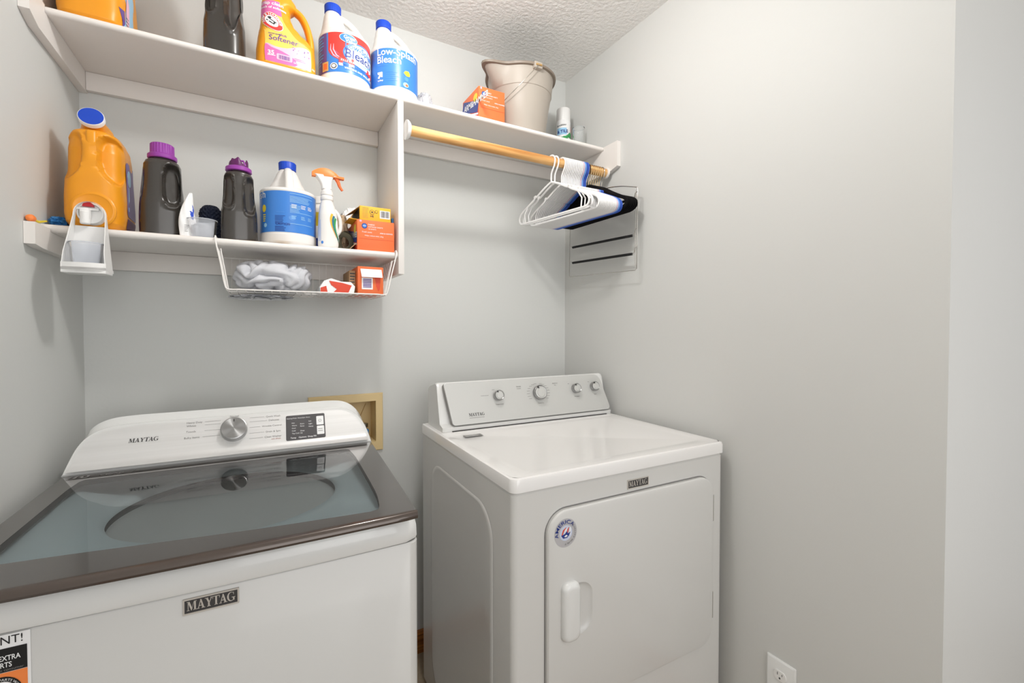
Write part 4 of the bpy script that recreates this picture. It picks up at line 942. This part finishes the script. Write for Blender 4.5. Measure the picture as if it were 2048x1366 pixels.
def f_yel(L, S, w, d, h, t):
    L.lines(w * .08, w * .30, h * .88, 7, .0050, .0011, 'stain', .0006); L.ell(w * .39, h * .62, .0075, .0075, 'ink', .0006); L.ell(w * .39, h * .62, .0063, .0063, 'boxyellow', .0009); L.ell(w * .39, h * .62, .0030, .0025, 'ink', .0012)
    L.text('HE', w * .39, h * .28, .009, 'ink', .0006, .02, center=True); L.ell(w * .53, h * .68, .0050, .0050, 'ink', .0006); L.ell(w * .53, h * .68, .0038, .0038, 'boxyellow', .0009)
    L.patch(w * .64, w * .97, h * .26, h * .80, 'lwhite', .0006); L.barcode(w * .67, w * .94, h * .33, h * .76, 'ink', .0009, 12)
    S.patch(d * .20, d * .97, h * .12, h * .88, 'dark', .0008)  # dark patch painted for the shaded inside of the open end
    mb = MB(); mb.add([(-w / 2, -d / 2 + .004, 0.003), (-w / 2, -d / 2 + .09, .003), (-w / 2 - .032, -d / 2 + .085, .006), (-w / 2 - .030, -d / 2 + .010, .006), (-w / 2, -d / 2 + .004, .0015), (-w / 2, -d / 2 + .09, .0015), (-w / 2 - .032, -d / 2 + .085, .0045), (-w / 2 - .030, -d / 2 + .010, .0045)], [[0, 1, 2, 3], [7, 6, 5, 4], [0, 3, 7, 4], [3, 2, 6, 7], [2, 1, 5, 6]], 'boxyellow'); mb.build('flap', t, smooth=0)
    mb = MB(); mb.add([(-w / 2, -d / 2 + .02, h), (-w / 2, -d / 2 + .12, h), (-w / 2 - .026, -d / 2 + .12, h - .012), (-w / 2 - .026, -d / 2 + .02, h - .022), (-w / 2, -d / 2 + .02, h - .001), (-w / 2, -d / 2 + .12, h - .001), (-w / 2 - .026, -d / 2 + .12, h - .013), (-w / 2 - .026, -d / 2 + .02, h - .023)], [[0, 1, 2, 3], [7, 6, 5, 4], [0, 3, 7, 4], [3, 2, 6, 7], [2, 1, 5, 6]], 'carton'); mb.build('flap', t, smooth=0)
carton('opened yellow carton lying on top of the orange carton on lower shelf', (-.9790, -.258, Z2 + .0955), (-.8820, -.095, Z2 + .1420), 'boxyellow', faces=f_yel)
o = MB().box((-.8725, -.235, Z2 + .0003), (-.8675, -.06, Z2 + .118), 'navyrib', .002).box((-.8726, -.236, Z2 + .080), (-.8674, -.100, Z2 + .119), 'valve', .002).build('packet'); tag(o, 'slim dark blue packet standing between orange carton and upright panel', 'packet')
# straps and brown flap beside the spray bottle
mb = MB()
for (cx, cy, cz, r, a) in ((-1.022, -.218, .028, .026, .3), (-1.012, -.200, .032, .030, .9)):
    P = [(cx + r * math.cos(t) * math.cos(a), cy + r * math.cos(t) * math.sin(a) * .5, Z2 + cz + (r - .001) * math.sin(t)) for t in [2 * PI * i / 36 for i in range(36)]]
    mb.tube(P, .006, 'strap', 10, closed=True, flat=(.45, 1.4))
o = mb.build('strap'); tag(o, 'olive and black strap coil beside foot of the spray bottle', 'strap')
mb = MB(); T = Matrix.Translation((-1.0075, -.262, Z2 + .006)) @ Matrix.Rotation(-.78, 4, 'Y') ; mb.box((-.002, 0, -.002), (.044, .08, .0005), 'carton', .0004, T=T); o = mb.build('card_flap'); tag(o, 'torn brown cardboard piece leaning against side of the lower orange carton', 'cardboard')

# spray bottle
sp = thing('spray_bottle', 'white spray bottle with orange trigger head on lower shelf', 'bottle', (-1.0690, -.236, Z2 + .0003))
s = Surf([(0, 0, 0, .024, .020, 2.6), (.003, 0, 0, .0275, .0235, 2.6), (.012, 0, 0, .0295, .025, 2.6), (.06, 0, 0, .0290, .025, 2.5), (.100, -.001, 0, .0265, .024, 2.4), (.125, -.002, 0, .0225, .021, 2.2), (.140, -.003, 0, .0185, .018, 2), (.146, -.003, 0, .0165, .0165, 2), (.149, -.003, 0, .0185, .0185, 2), (.158, -.003, 0, .0185, .0185, 2), (.161, -.003, 0, .0160, .0160, 2), (.164, -.003, 0, .0180, .0180, 2), (.174, -.003, 0, .0170, .0170, 2), (.178, -.003, 0, .0140, .0140, 2), (.186, -.003, 0, .0135, .0135, 2)])
mb = MB(); s.body(mb, 'hdpe', .003); mb.tube(spline([(.020, -.006, .040), (.034, -.006, .060), (.034, -.006, .090), (.026, -.006, .110), (.012, -.004, .125)], 5), .0055, 'hdpe', 10); mb.build('body', sp, smooth=60)
mb = MB(); mb.rings([[(x, y, z) for x, y in rrect(x0, -.012, x1, .012, .006, 4)] for z, x0, x1 in ((.182, -.018, .010), (.196, -.020, .010), (.210, -.028, .012), (.220, -.036, .016), (.2235, -.040, .030))], 'white')
mb.build('nozzle_shroud', sp)
mb = MB(); R = []
for i in range(13):
    t_ = i / 12; x = -.045 + .092 * t_; top = .2270 + .0190 * math.sin(PI * min(1, t_ * 1.15 + .05)) ** .8; bot = .2205 - .003 * (1 - t_) - .006 * max(0, t_ - .6)
    R.append([(x, y * (.6 + .4 * math.sin(PI * t_)), z) for y, z in [(-.0125, bot), (-.0130, (bot + top) / 2), (-.008, top - .001), (0, top), (.008, top - .001), (.0130, (bot + top) / 2), (.0125, bot), (0, bot)]])
mb.rings(R, 'orange'); mb.build('spray_head', sp)
mb = MB(); mb.tube(spline([(.022, -.002, .222), (.030, -.002, .208), (.034, -.002, .196), (.042, -.002, .184)], 5), [.0065 - .00018 * i for i in range(16)], 'boxorange', 12, flat=(1, .8)); mb.build('trigger', sp)
mb = MB(); L = Lab(s, mb)
arcp = [(.010, .104), (.006, .090), (.008, .070), (.016, .050), (.024, .034)]
for k, m in enumerate(['boxyellow', 'teal', 'green', 'lwhite']): L.band([(u + k * .0052, v - k * .006) for u, v in spline(arcp, 4)], .0062, m, .0010 + k * .0002)
L.patch(-.036, -.024, .02, .085, 'ltblue', .0008); L.ell(-.020, .016, .0035, .0045, 'lblue', .001); mb.build('label', sp, recalc=False, smooth=60)
# small bottle behind
wb = thing('cleaner_bottle', 'white bottle with yellow and red label tucked behind the bleach and spray bottle', 'bottle', (-1.0780, -.1000, Z2 + .0003))
s = Surf([(0, 0, 0, .028, .028, 2), (.004, 0, 0, .032, .032, 2), (.13, 0, 0, .032, .032, 2), (.150, 0, 0, .028, .028, 2), (.163, 0, 0, .020, .020, 2), (.168, 0, 0, .017, .017, 2)]); mb = MB(); s.body(mb, 'hdpe'); mb.build('body', wb, smooth=60)
mb = MB(); mb.lathe([(.020, .166), (.0215, .168), (.0215, .188), (.020, .190), (.0005, .1905)], 'white', 40); mb.build('cap', wb)
mb = MB(); L = Lab(s, mb); L.patch(-.06, .06, .09, .135, 'yellow'); L.patch(-.06, .06, .05, .09, 'lwhite', .0007); L.patch(-.06, .06, .01, .05, 'navy'); L.ell(.028, .06, .016, .010, 'lred', .001); mb.build('label', wb, recalc=False, smooth=60)

# measuring cup with film, pouch, brush, lighter
cup('measuring_cup', 'translucent measuring cup at front edge of lower shelf, before the navy brush', (-1.3905, -.2440, Z2 + .0003), .0300, .0350, .050, 'pp')
blob('plastic_wrap', 'crumpled plastic wrap stuffed inside the translucent measuring cup', 'wrap', (-1.3905, -.2440, Z2 + .0215), (.0235, .0235, .018), 'film', seed=6, amp=.2, flat=1.0)
pc = thing('refill_pouch', 'small white and blue plastic pouch leaning on charcoal bottle, behind measuring cup', 'pouch', (-1.4160, -.2480, Z2 + .0003), .35)
mb = MB(); R = []
for i in range(15):
    t_ = i / 14; w = .020 * (1 - t_ ** 1.6) + .0035; d = .010 * (1 - t_) ** .6 + .001; xo = -.004 * math.sin(PI * t_) * 2 + .002 * t_
    R.append([(xo + w * math.cos(a), d * math.sin(a) + .0012 * math.sin(5 * a + i), .001 + .118 * t_) for a in [2 * PI * j / 28 for j in range(28)]])
mb.rings(R, 'lwhite'); mb.build('pouch_body', pc, smooth=60)
mb = MB(); L = Lab(Flat((0, -.0115, 0), (1, 0, 0), (0, .09, 1)), mb)
L.blob([(-.003, .048), (-.003, .085), (.001, .094), (.005, .084), (.007, .072), (.005, .048)], 'blue', .0004); L.blob([(-.011, .048), (-.009, .080), (-.006, .086), (-.006, .048)], 'purple_l', .0004); L.lines(-.016, -.006, .030, 5, .004, .0012, 'inkgrey', .0006); mb.build('print', pc, recalc=False)
br_ = MB(); R = []
for i in range(31):
    z = .118 * i / 30; r = .0275 if z < .088 else .0275 * math.sqrt(max(0.0004, 1 - ((z - .088) / .030) ** 2))
    R.append([((r + .0035 * (math.sin(j * 2 * PI / 5) * math.sin(i * 2.1))) * math.cos(2 * PI * j / 80), (r + .0035 * (math.sin(j * 2 * PI / 5) * math.sin(i * 2.1))) * math.sin(2 * PI * j / 80), z) for j in range(80)])
br_.rings(R, 'navyrib'); o = br_.build('scrub_brush', loc=(-1.3790, -.135, Z2 + .0003), smooth=20); tag(o, 'knobbly dark navy brush head behind the measuring cup on lower shelf', 'brush')
lg = thing('dropper', 'small orange bulb dropper with yellow tip lying on bracket at left end of lower shelf', 'dropper', (-1.6895, -.3560, Z2 - .0035))
T = Matrix.Rotation(PI / 2, 4, 'X') @ Matrix.Rotation(0, 4, 'Z')
mb = MB(); mb.lathe([(.002, -.011), (.0065, -.008), (.0083, -.002), (.0075, .005), (.0045, .011), (.0035, .013)], 'orange', 28, T=Matrix.Rotation(-PI / 2, 4, 'X')); mb.build('bulb', lg)
mb = MB(); mb.tube([(0, .012, 0), (.002, .030, -.002), (.007, .058, .006)], [.0034, .003, .002], 'yellow', 12); mb.build('tip', lg)

# bucket
bu = thing('bucket', 'grey-beige plastic bucket with pouring lip on upper shelf', 'bucket', (-.3350, -.1560, Z1 + .0003))
def br_ring(r, z, sp_=0.0, n=96):
    out = []
    for j in range(n):
        a = 2 * PI * j / n; da = (a - math.radians(196) + PI) % (2 * PI) - PI; rr = r + sp_ * math.exp(-(da / .26) ** 2); out.append((rr * math.cos(a), rr * math.sin(a), z))
    return out
mb = MB(); HB = .247
mb.rings([br_ring(.094, 0), br_ring(.097, .004), br_ring(.112, .120), br_ring(.1215, .172, .002), br_ring(.1220, .174, .004), br_ring(.1242, .175, .005), br_ring(.1262, .200, .018), br_ring(.1290, .225, .042), br_ring(.1310, HB - .006, .056)], 'bucket', True, False)
mb.rings([br_ring(.1290, HB - .006, .055), br_ring(.125, .225, .040), br_ring(.119, .17, .002), br_ring(.092, .006)], 'bucket', False, True)
mb.build('pail', bu, smooth=50)
mb = MB(); mb.rings([br_ring(.1300, HB - .010, .056), br_ring(.1400, HB - .009, .060), br_ring(.1415, HB - .002, .060), br_ring(.1380, HB + .001, .058), br_ring(.1290, HB + .001, .055), br_ring(.1280, HB - .006, .055)], 'bucketrim', False, False); mb.build('rim', bu)
EA = math.radians(268)
for a in (EA, EA + PI):
    mb = MB(); T = Matrix.Rotation(a, 4, 'Z'); mb.box((.127, -.017, HB - .022), (.1455, .017, HB + .002), 'bucket', .003, T=T); mb.box((.140, -.012, HB - .014), (.150, .012, HB - .008), 'stain', .001, T=T); mb.build('handle_ear', bu)
mb = MB(); P = []
for i in range(41):
    t_ = PI * i / 40; y = -.149 * math.cos(t_); q = .177 * math.sin(t_) ** .8; P.append((-q * math.cos(.86), y, HB - .010 - q * math.sin(.86)))
mb.tube(P, .0014, 'silver', 8, T=Matrix.Rotation(EA - math.radians(270), 4, 'Z')); mb.build('bail', bu)
# spray can, clear cup, clip
sc_ = thing('spray_can', 'white aerosol cleaner can with green and blue label at right end of upper shelf', 'can', (-.0760, -.0900, Z1 + .0003))
mb = MB(); mb.lathe([(.028, 0), (.0305, .002), (.0315, .006), (.0315, .160), (.0300, .166)], 'lwhite', 48); mb.build('can_body', sc_)
mb = MB(); mb.lathe([(.0300, .164), (.0305, .165), (.0300, .216), (.0285, .2195), (.0005, .220)], 'white', 48); mb.build('cap', sc_)
s = Surf([(0, 0, 0, .0315, .0315, 2), (.16, 0, 0, .0315, .0315, 2)]); mb = MB(); L = Lab(s, mb)
L.text('Scrubbing', -.050, .1350, .011, 'black', .0008, .02, rot=.10); L.patch(-.050, -.005, .1000, .1290, 'sky', .0007); L.text('& TILE', -.048, .1060, .018, 'navy', .0012, .03, rot=.06)
L.blob([(-.05, .090), (-.02, .092), (.000, .100), (.014, .114), (.026, .108), (.022, .088), (.000, .084), (-.02, .076), (-.05, .06)], 'green', .0008); L.patch(-.05, -.012, .0, .080, 'green', .0007); L.lines(-.040, -.016, .072, 8, .009, .004, 'lwhite', .0012); L.patch(.022, .034, .115, .140, 'boxorange', .0007)
mb.build('label', sc_, recalc=False, smooth=60)
cup('plastic_cup', 'small clear plastic cup in front of the aerosol can on upper shelf', (-.0520, -.1680, Z1 + .0003), .0220, .0250, .115, 'ppclear')
cl = thing('clip', 'small black clip lying at far right end of upper shelf', 'clip', (-.0420, -.2450, Z1 + .0003))
mb = MB(); R = [[(-.020 + .026 * i / 10, y * (.4 + .6 * math.sin(PI * (i + 1) / 12)), (z * .020 * (.25 + .75 * math.sin(PI * (i + 1) / 12)))) for y, z in [(-.008, 0), (-.007, .7), (0, 1), (.007, .7), (.008, 0)]] for i in range(11)]
mb.rings(R, 'black'); mb.build('clip_body', cl); mb = MB(); mb.tube([(-.035, 0, .005), (-.016, 0, .010), (-.008, .0, .014)], .0022, 'silver', 8); mb.build('pin', cl)

# ================================================================= wire basket under the lower shelf
wbk = thing('wire_basket', 'white wire basket hung under the lower shelf', 'basket', (0, 0, Z2))
zb = -.1385; xa, xb = -1.357, -.8740; xa2, xb2 = -1.335, -.9050; yf, yk = -.3000, -.075
r_ = .0019
mb = MB()
for x, x2 in ((xa, xa2), (xb, xb2)):
    sgn = 1 if x2 > x else -1
    mb.tube(spline([(x, -.05, .0025), (x, -.270, .0025), (x, -.288, .0015), (x, -.2955, -.010), (x + (x2 - x) * .5, -.299, -.070), (x2 - sgn * .002, yf, zb + .012), (x2 + sgn * .006, yf, zb), (x2 + sgn * .03, yf, zb)], 6), r_, 'wire', 10)
    mb.tube([(x + (x2 - x) * .20, -.297, -.029), (x + (x2 - x) * .20, yk, -.026)], .0014, 'wire', 8)
    mb.tube([(x + (x2 - x) * .25 + sgn * .006, -.2935, -.030), (x2 + sgn * .006, -.292, zb)], .0014, 'wire', 8)
mb.tube([(xa2 + .03, yf, zb), (xb2 - .03, yf, zb)], r_, 'wire', 10)
mb.tube([(xa2, yk, zb), (xb2, yk, zb)], r_, 'wire', 8); mb.tube([(xa + .006, yk, -.026), (xb - .006, yk, -.026)], r_, 'wire', 8)
mb.build('frame', wbk)
mb = MB(); N = 20
for i in range(N + 1):
    x = xa2 + .004 + (xb2 - xa2 - .008) * i / N; mb.tube([(x, yf + .002, zb - .0028), (x, yk, zb - .0028)], .0011, 'wire', 6)
for k in range(4): y = yf + .012 + (yk - yf - .02) * k / 3; mb.tube([(xa2, y, zb - .0008), (xb2, y, zb - .0008)], .0013, 'wire', 6)
mb.build('floor_grid', wbk)
mb = MB()
for i in range(N + 1):
    x = xa2 + .004 + (xb2 - xa2 - .008) * i / N; mb.tube([(x, yk, zb), (x, yk, -.026)], .0010, 'wire', 6)
mb.build('back_grid', wbk)
for x, x2 in ((xa, xa2), (xb, xb2)):
    mb = MB()
    for k in range(9): y = -.275 + .2 * k / 8; mb.tube([(x + (x2 - x) * .25, y, -.028), (x2, y, zb)], .0010, 'wire', 6)
    mb.build('side_grid', wbk)
BZ = Z2 + zb + .0012
def folded(name, label, cat, c, r, m, seed, n=90, amp=1.0):
    """pile of cloth: a squashed shell cut by long soft folds"""
    R = []
    for i in range(n + 1):
        ph = PI * i / n; row = []
        for j in range(2 * n):
            th = 2 * PI * j / (2 * n); d = Vector((math.sin(ph) * math.cos(th), math.sin(ph) * math.sin(th), math.cos(ph)))
            e = lambda v, s_: math.copysign(abs(v) ** s_, v)
            p = Vector((e(d.x, .62) * r[0], e(d.y, .7) * r[1], e(d.z, .75) * r[2]))
            q = Vector((p.x * 9, p.y * 9, p.z * 30)) + Vector((seed, seed * 2, 0)); w = noise.noise_vector(q * .55) * 1.3
            ph1 = (p.z * 95 + p.x * 14 + 5.5 * noise.noise(Vector((p.x * 11 + seed, p.y * 11, p.z * 16))) + 2.0 * noise.noise(p * 30))
            ph2 = (p.z * 60 - p.x * 60 + 5 * noise.noise(Vector((p.x * 14, p.y * 14 + seed, p.z * 20)) + Vector((9, 4, 1))))
            k = (.0150 * abs(math.sin(ph1)) ** .8 + .0060 * abs(math.sin(ph2)) ** .8 - .014) * amp
            p += d * k; p.z = max(p.z, -r[2]); p.z = min(p.z, r[2] * 1.25)
            row.append(p)
        R.append(row)
    mb = MB(); mb.rings(R, m, True, True); o = mb.build(name, loc=c, smooth=60); return tag(o, label, cat)
folded('rag', 'pile of grey-white rags crumpled in left half of the wire basket', 'rag', (-1.2180, -.1850, BZ + .0460), (.100, .088, .043), 'cloth', 3.3)
blob('plastic_bag', 'white crumpled plastic lining sagging through bottom wires of the basket', 'bag', (-1.250, -.185, BZ - .0155), (.075, .075, .006), 'filmw', seed=13, amp=.35, fr=5, flat=1.3)
tr_ = thing('torn_carton', 'torn red and white carton lying in the middle of the wire basket', 'box', (-1.045, -.2050, BZ))
mb = MB(); P = [(-.050, 0), (.046, 0), (.050, .022), (.038, .034), (.010, .040), (-.020, .043), (-.040, .036), (-.052, .018)]
mb.rings([[(x * 1.0, y, z * (1 + .08 * math.sin(9 * x * 10 + y * 40))) for x, z in P] for y in (-.055, -.052, .06)], 'lwhite'); mb.build('box_body', tr_, smooth=20)
mb = MB(); L = Lab(Flat((0, -.0553, 0), (1, 0, 0), (0, 0, 1)), mb); L.blob([(-.026, .038), (.012, .033), (.040, .026), (.030, .003), (.004, .004), (-.014, .003), (-.004, .013), (-.020, .025)], 'boxred', .0006); L.blob([(-.050, .016), (-.034, .022), (-.030, .002), (-.050, .002)], 'boxred', .0006); mb.build('print', tr_, recalc=False)
def f_low(L, S, w, d, h, t):
    L.patch(w * .15, w * .58, h * .18, h * .60, 'lwhite', .0006); L.patch(w * .20, w * .53, h * .24, h * .56, 'purple_l', .0009)
    for k in range(5): L.patch(w * .20, w * .53, h * (.27 + .058 * k), h * (.285 + .058 * k), 'lwhite', .0012)
    L.blob([(w * .66, h * .62), (w * .88, h * .62), (w * .86, h * .2), (w * .80, h * .12), (w * .72, h * .3)], 'boxred', .0006)
    mb = MB(); mb.add([(-w / 2 + .008, -d / 2 - .0012, h - .008), (w / 2 - .006, -d / 2 - .0012, h - .008), (w / 2 - .005, -d / 2 - .012, h - .034), (-w / 2 + .010, -d / 2 - .012, h - .034), (-w / 2 + .008, -d / 2 - .0004, h - .008), (w / 2 - .006, -d / 2 - .0004, h - .008), (w / 2 - .005, -d / 2 - .0112, h - .0345), (-w / 2 + .010, -d / 2 - .0112, h - .0345)], [[3, 2, 1, 0], [4, 5, 6, 7], [2, 3, 7, 6], [0, 3, 7, 4], [1, 2, 6, 5]], 'lwhite'); mb.build('flap', t, smooth=0)
carton('orange carton with white flap standing at right end inside the wire basket', (-.9870, -.262, BZ + .0002), (-.9080, -.110, BZ + .0880), 'boxorange', faces=f_low)
carton('battered brown carton squeezed beside the orange carton in the wire basket', (-1.0080, -.235, BZ + .0002), (-.9885, -.115, BZ + .0760), 'carton', faces=lambda L, S, w, d, h, t: (L.lines(w * .1, w * .9, h * .9, 8, .009, .004, 'ink', .0006), None))

# ================================================================= hangers
def yz(mb, path, rx, rn, m, closed=False, n=10, x=0.0, e=2.0):
    P = [Vector((x, p[0], p[1])) if len(p) == 2 else Vector(p) for p in path]; L = len(P); R = []
    for i in range(L):
        a = P[(i - 1) % L] if (closed or i) else P[i]; b = P[(i + 1) % L] if (closed or i < L - 1) else P[i]; t = (b - a).normalized(); nn = Vector((0, -t.z, t.y))
        R.append([P[i] + Vector((1, 0, 0)) * rx * math.copysign(abs(math.cos(q)) ** (2 / e), math.cos(q)) + nn * rn * math.copysign(abs(math.sin(q)) ** (2 / e), math.sin(q)) for q in [2 * PI * (j + .5) / n for j in range(n)]])
    if closed: R.append(R[0])
    mb.rings(R, m, not closed, not closed)
def hookpath(rr, zn, k=1.0):
    c = [(rr * math.cos(math.radians(a)), rr * math.sin(math.radians(a))) for a in range(-25, 186, 12)]
    return c + spline([(-rr * .98, -.006), (-rr * .75, -.022), (-rr * .25, -.038), (0, -.052), (0, zn)], 4)
def plastic_mesh(m):
    mb = MB(); yz(mb, hookpath(.0208, -.078), .0027, .0034, m)
    half = [(0.0, -.078), (.018, -.084), (.050, -.098), (.085, -.116), (.090, -.112), (.097, -.114), (.099, -.123), (.140, -.143), (.170, -.158), (.186, -.170), (.192, -.186), (.184, -.202), (.165, -.206)]
    loop = spline(half, 3) + spline([(-a, b) for a, b in half[::-1]], 3)
    yz(mb, loop, .0027, .0042, m, True)
    for sg in (1, -1): yz(mb, [(sg * .138, -.143), (sg * .158, -.172), (sg * .154, -.203)], .0024, .0028, m)
    return mb
def velvet_obj(t, hookm):
    mb = MB(); half = [(0.0, -.070), (.016, -.071), (.040, -.082), (.085, -.108), (.140, -.136), (.178, -.150), (.200, -.163), (.204, -.180), (.190, -.190), (.17, -.194)]
    loop = spline(half, 3) + spline([(-a, b) for a, b in half[::-1]], 3); yz(mb, loop, .0024, .0062, 'velvet', True, 12, e=4)
    a = mb.build('hanger_body', t, smooth=50); mb = MB(); yz(mb, hookpath(.0185, -.072), .0016, .0016, hookm); b = mb.build('hook', t, smooth=60); return a, b
RZ = 1.9245; RY = -.31
def place(o, x, ang, dz=0.0): o.location = (x, RY, RZ + dz); o.rotation_euler.z = math.radians(ang)
mesh_w = plastic_mesh('hwhite').build('plastic_hanger'); first = mesh_w
GW = 'white plastic hangers packed along the rod'
place(first, -.290, 8.5); tag(first, 'white plastic hanger hanging foremost on the wooden rod, a gap from the others', 'hanger')
def dup(o, label, group=None, cat='hanger'):
    c = o.copy(); COL.objects.link(c)
    for k in ('label', 'category', 'group'):
        if k in c: del c[k]
    tag(c, label, cat, group)
    for ch in list(o.children): d = ch.copy(); COL.objects.link(d); d.parent = c
    return c
h = dup(first, 'white plastic hanger second on the wooden rod, its hook touching the foremost one'); place(h, -.2735, 8.0)
NW = 12
for i in range(NW):
    x = -.2420 + (.2420 - .1580) * i / (NW - 1)
    h = dup(first, 'white plastic hanger in the tight row of white hangers on the rod', GW); place(h, x, 7.0 - 2.0 * i / (NW - 1))
for x, m, lab_, g_ in ((-.1500, 'hlilac', 'pale pink plastic hanger between the white and the blue hangers', None), (-.1425, 'hlblue', 'light blue plastic hanger next to the pale pink one', None), (-.1350, 'hblue', 'dark blue plastic hanger between light blue hanger and the black ones', None)):
    o = plastic_mesh(m).build('plastic_hanger'); tag(o, lab_, 'hanger', g_); place(o, x, 4.8 - (x + .15) * 30)
place(o, -.1275, 4.1)
o2 = dup(o, 'dark blue plastic hanger, nearer the white ones of the two dark blue hangers'); place(o2, -.1350, 4.35)
o['label'] = 'dark blue plastic hanger, nearer the black ones of the two dark blue hangers'
fv = thing('velvet_hanger', 'black velvet hanger with black hook, first of the black hangers', 'hanger'); velvet_obj(fv, 'black'); place(fv, -.1175, 3.7)
v0 = thing('velvet_hanger', 'black velvet hanger with pale metal hook, packed at the wall end of the rod', 'hanger', group='black velvet hangers at the end of the rod'); velvet_obj(v0, 'gold'); NV = 6
vs_ = [v0] + [dup(v0, v0['label'], v0['group']) for _ in range(NV - 1)]
for i, o in enumerate(vs_): place(o, -.1105 + (.1105 - .0585) * i / (NV - 1), 3.2 - 2.8 * i / NV)
# pants rack
pr = thing('trouser_hanger', 'chrome multi-bar trouser hanger with black foam bars, nearest the right wall', 'hanger', (-.0455, RY, RZ), 0.0)
pr.rotation_euler.z = math.radians(0.5)
mb = MB(); yz(mb, hookpath(.0186, -.070), .0018, .0018, 'silver')
yz(mb, spline([(.195, -.118), (.10, -.090), (0, -.072), (-.10, -.084), (-.195, -.112)], 8), .0018, .0018, 'silver')
yz(mb, [(.197, -.118), (.205, -.13), (.213, -.396), (.206, -.402), (-.188, -.416), (-.196, -.410), (-.200, -.120), (-.195, -.112)], .0014, .0014, 'silver')
yz(mb, [(-.190, -.120), (-.188, -.405)], .0012, .0012, 'silver')
mb.build('frame', pr, smooth=60)
for k, z in enumerate((-.135, -.270, -.338)):
    mb = MB(); yz(mb, [(.200, z + .002), (.190, z - .004), (-.176, z - .016), (-.184, z - .010), (-.188, z + .004), (-.198, z + .006)], .0013, .0013, 'silver'); b = mb.build('swing_bar', pr, smooth=60)
    mb = MB(); yz(mb, [(.187, z - .0042), (.18, z - .0044), (-.165, z - .0156), (-.172, z - .0158)], .0050, .0050, 'foam', n=14); mb.build('foam_sleeve', b, smooth=60)
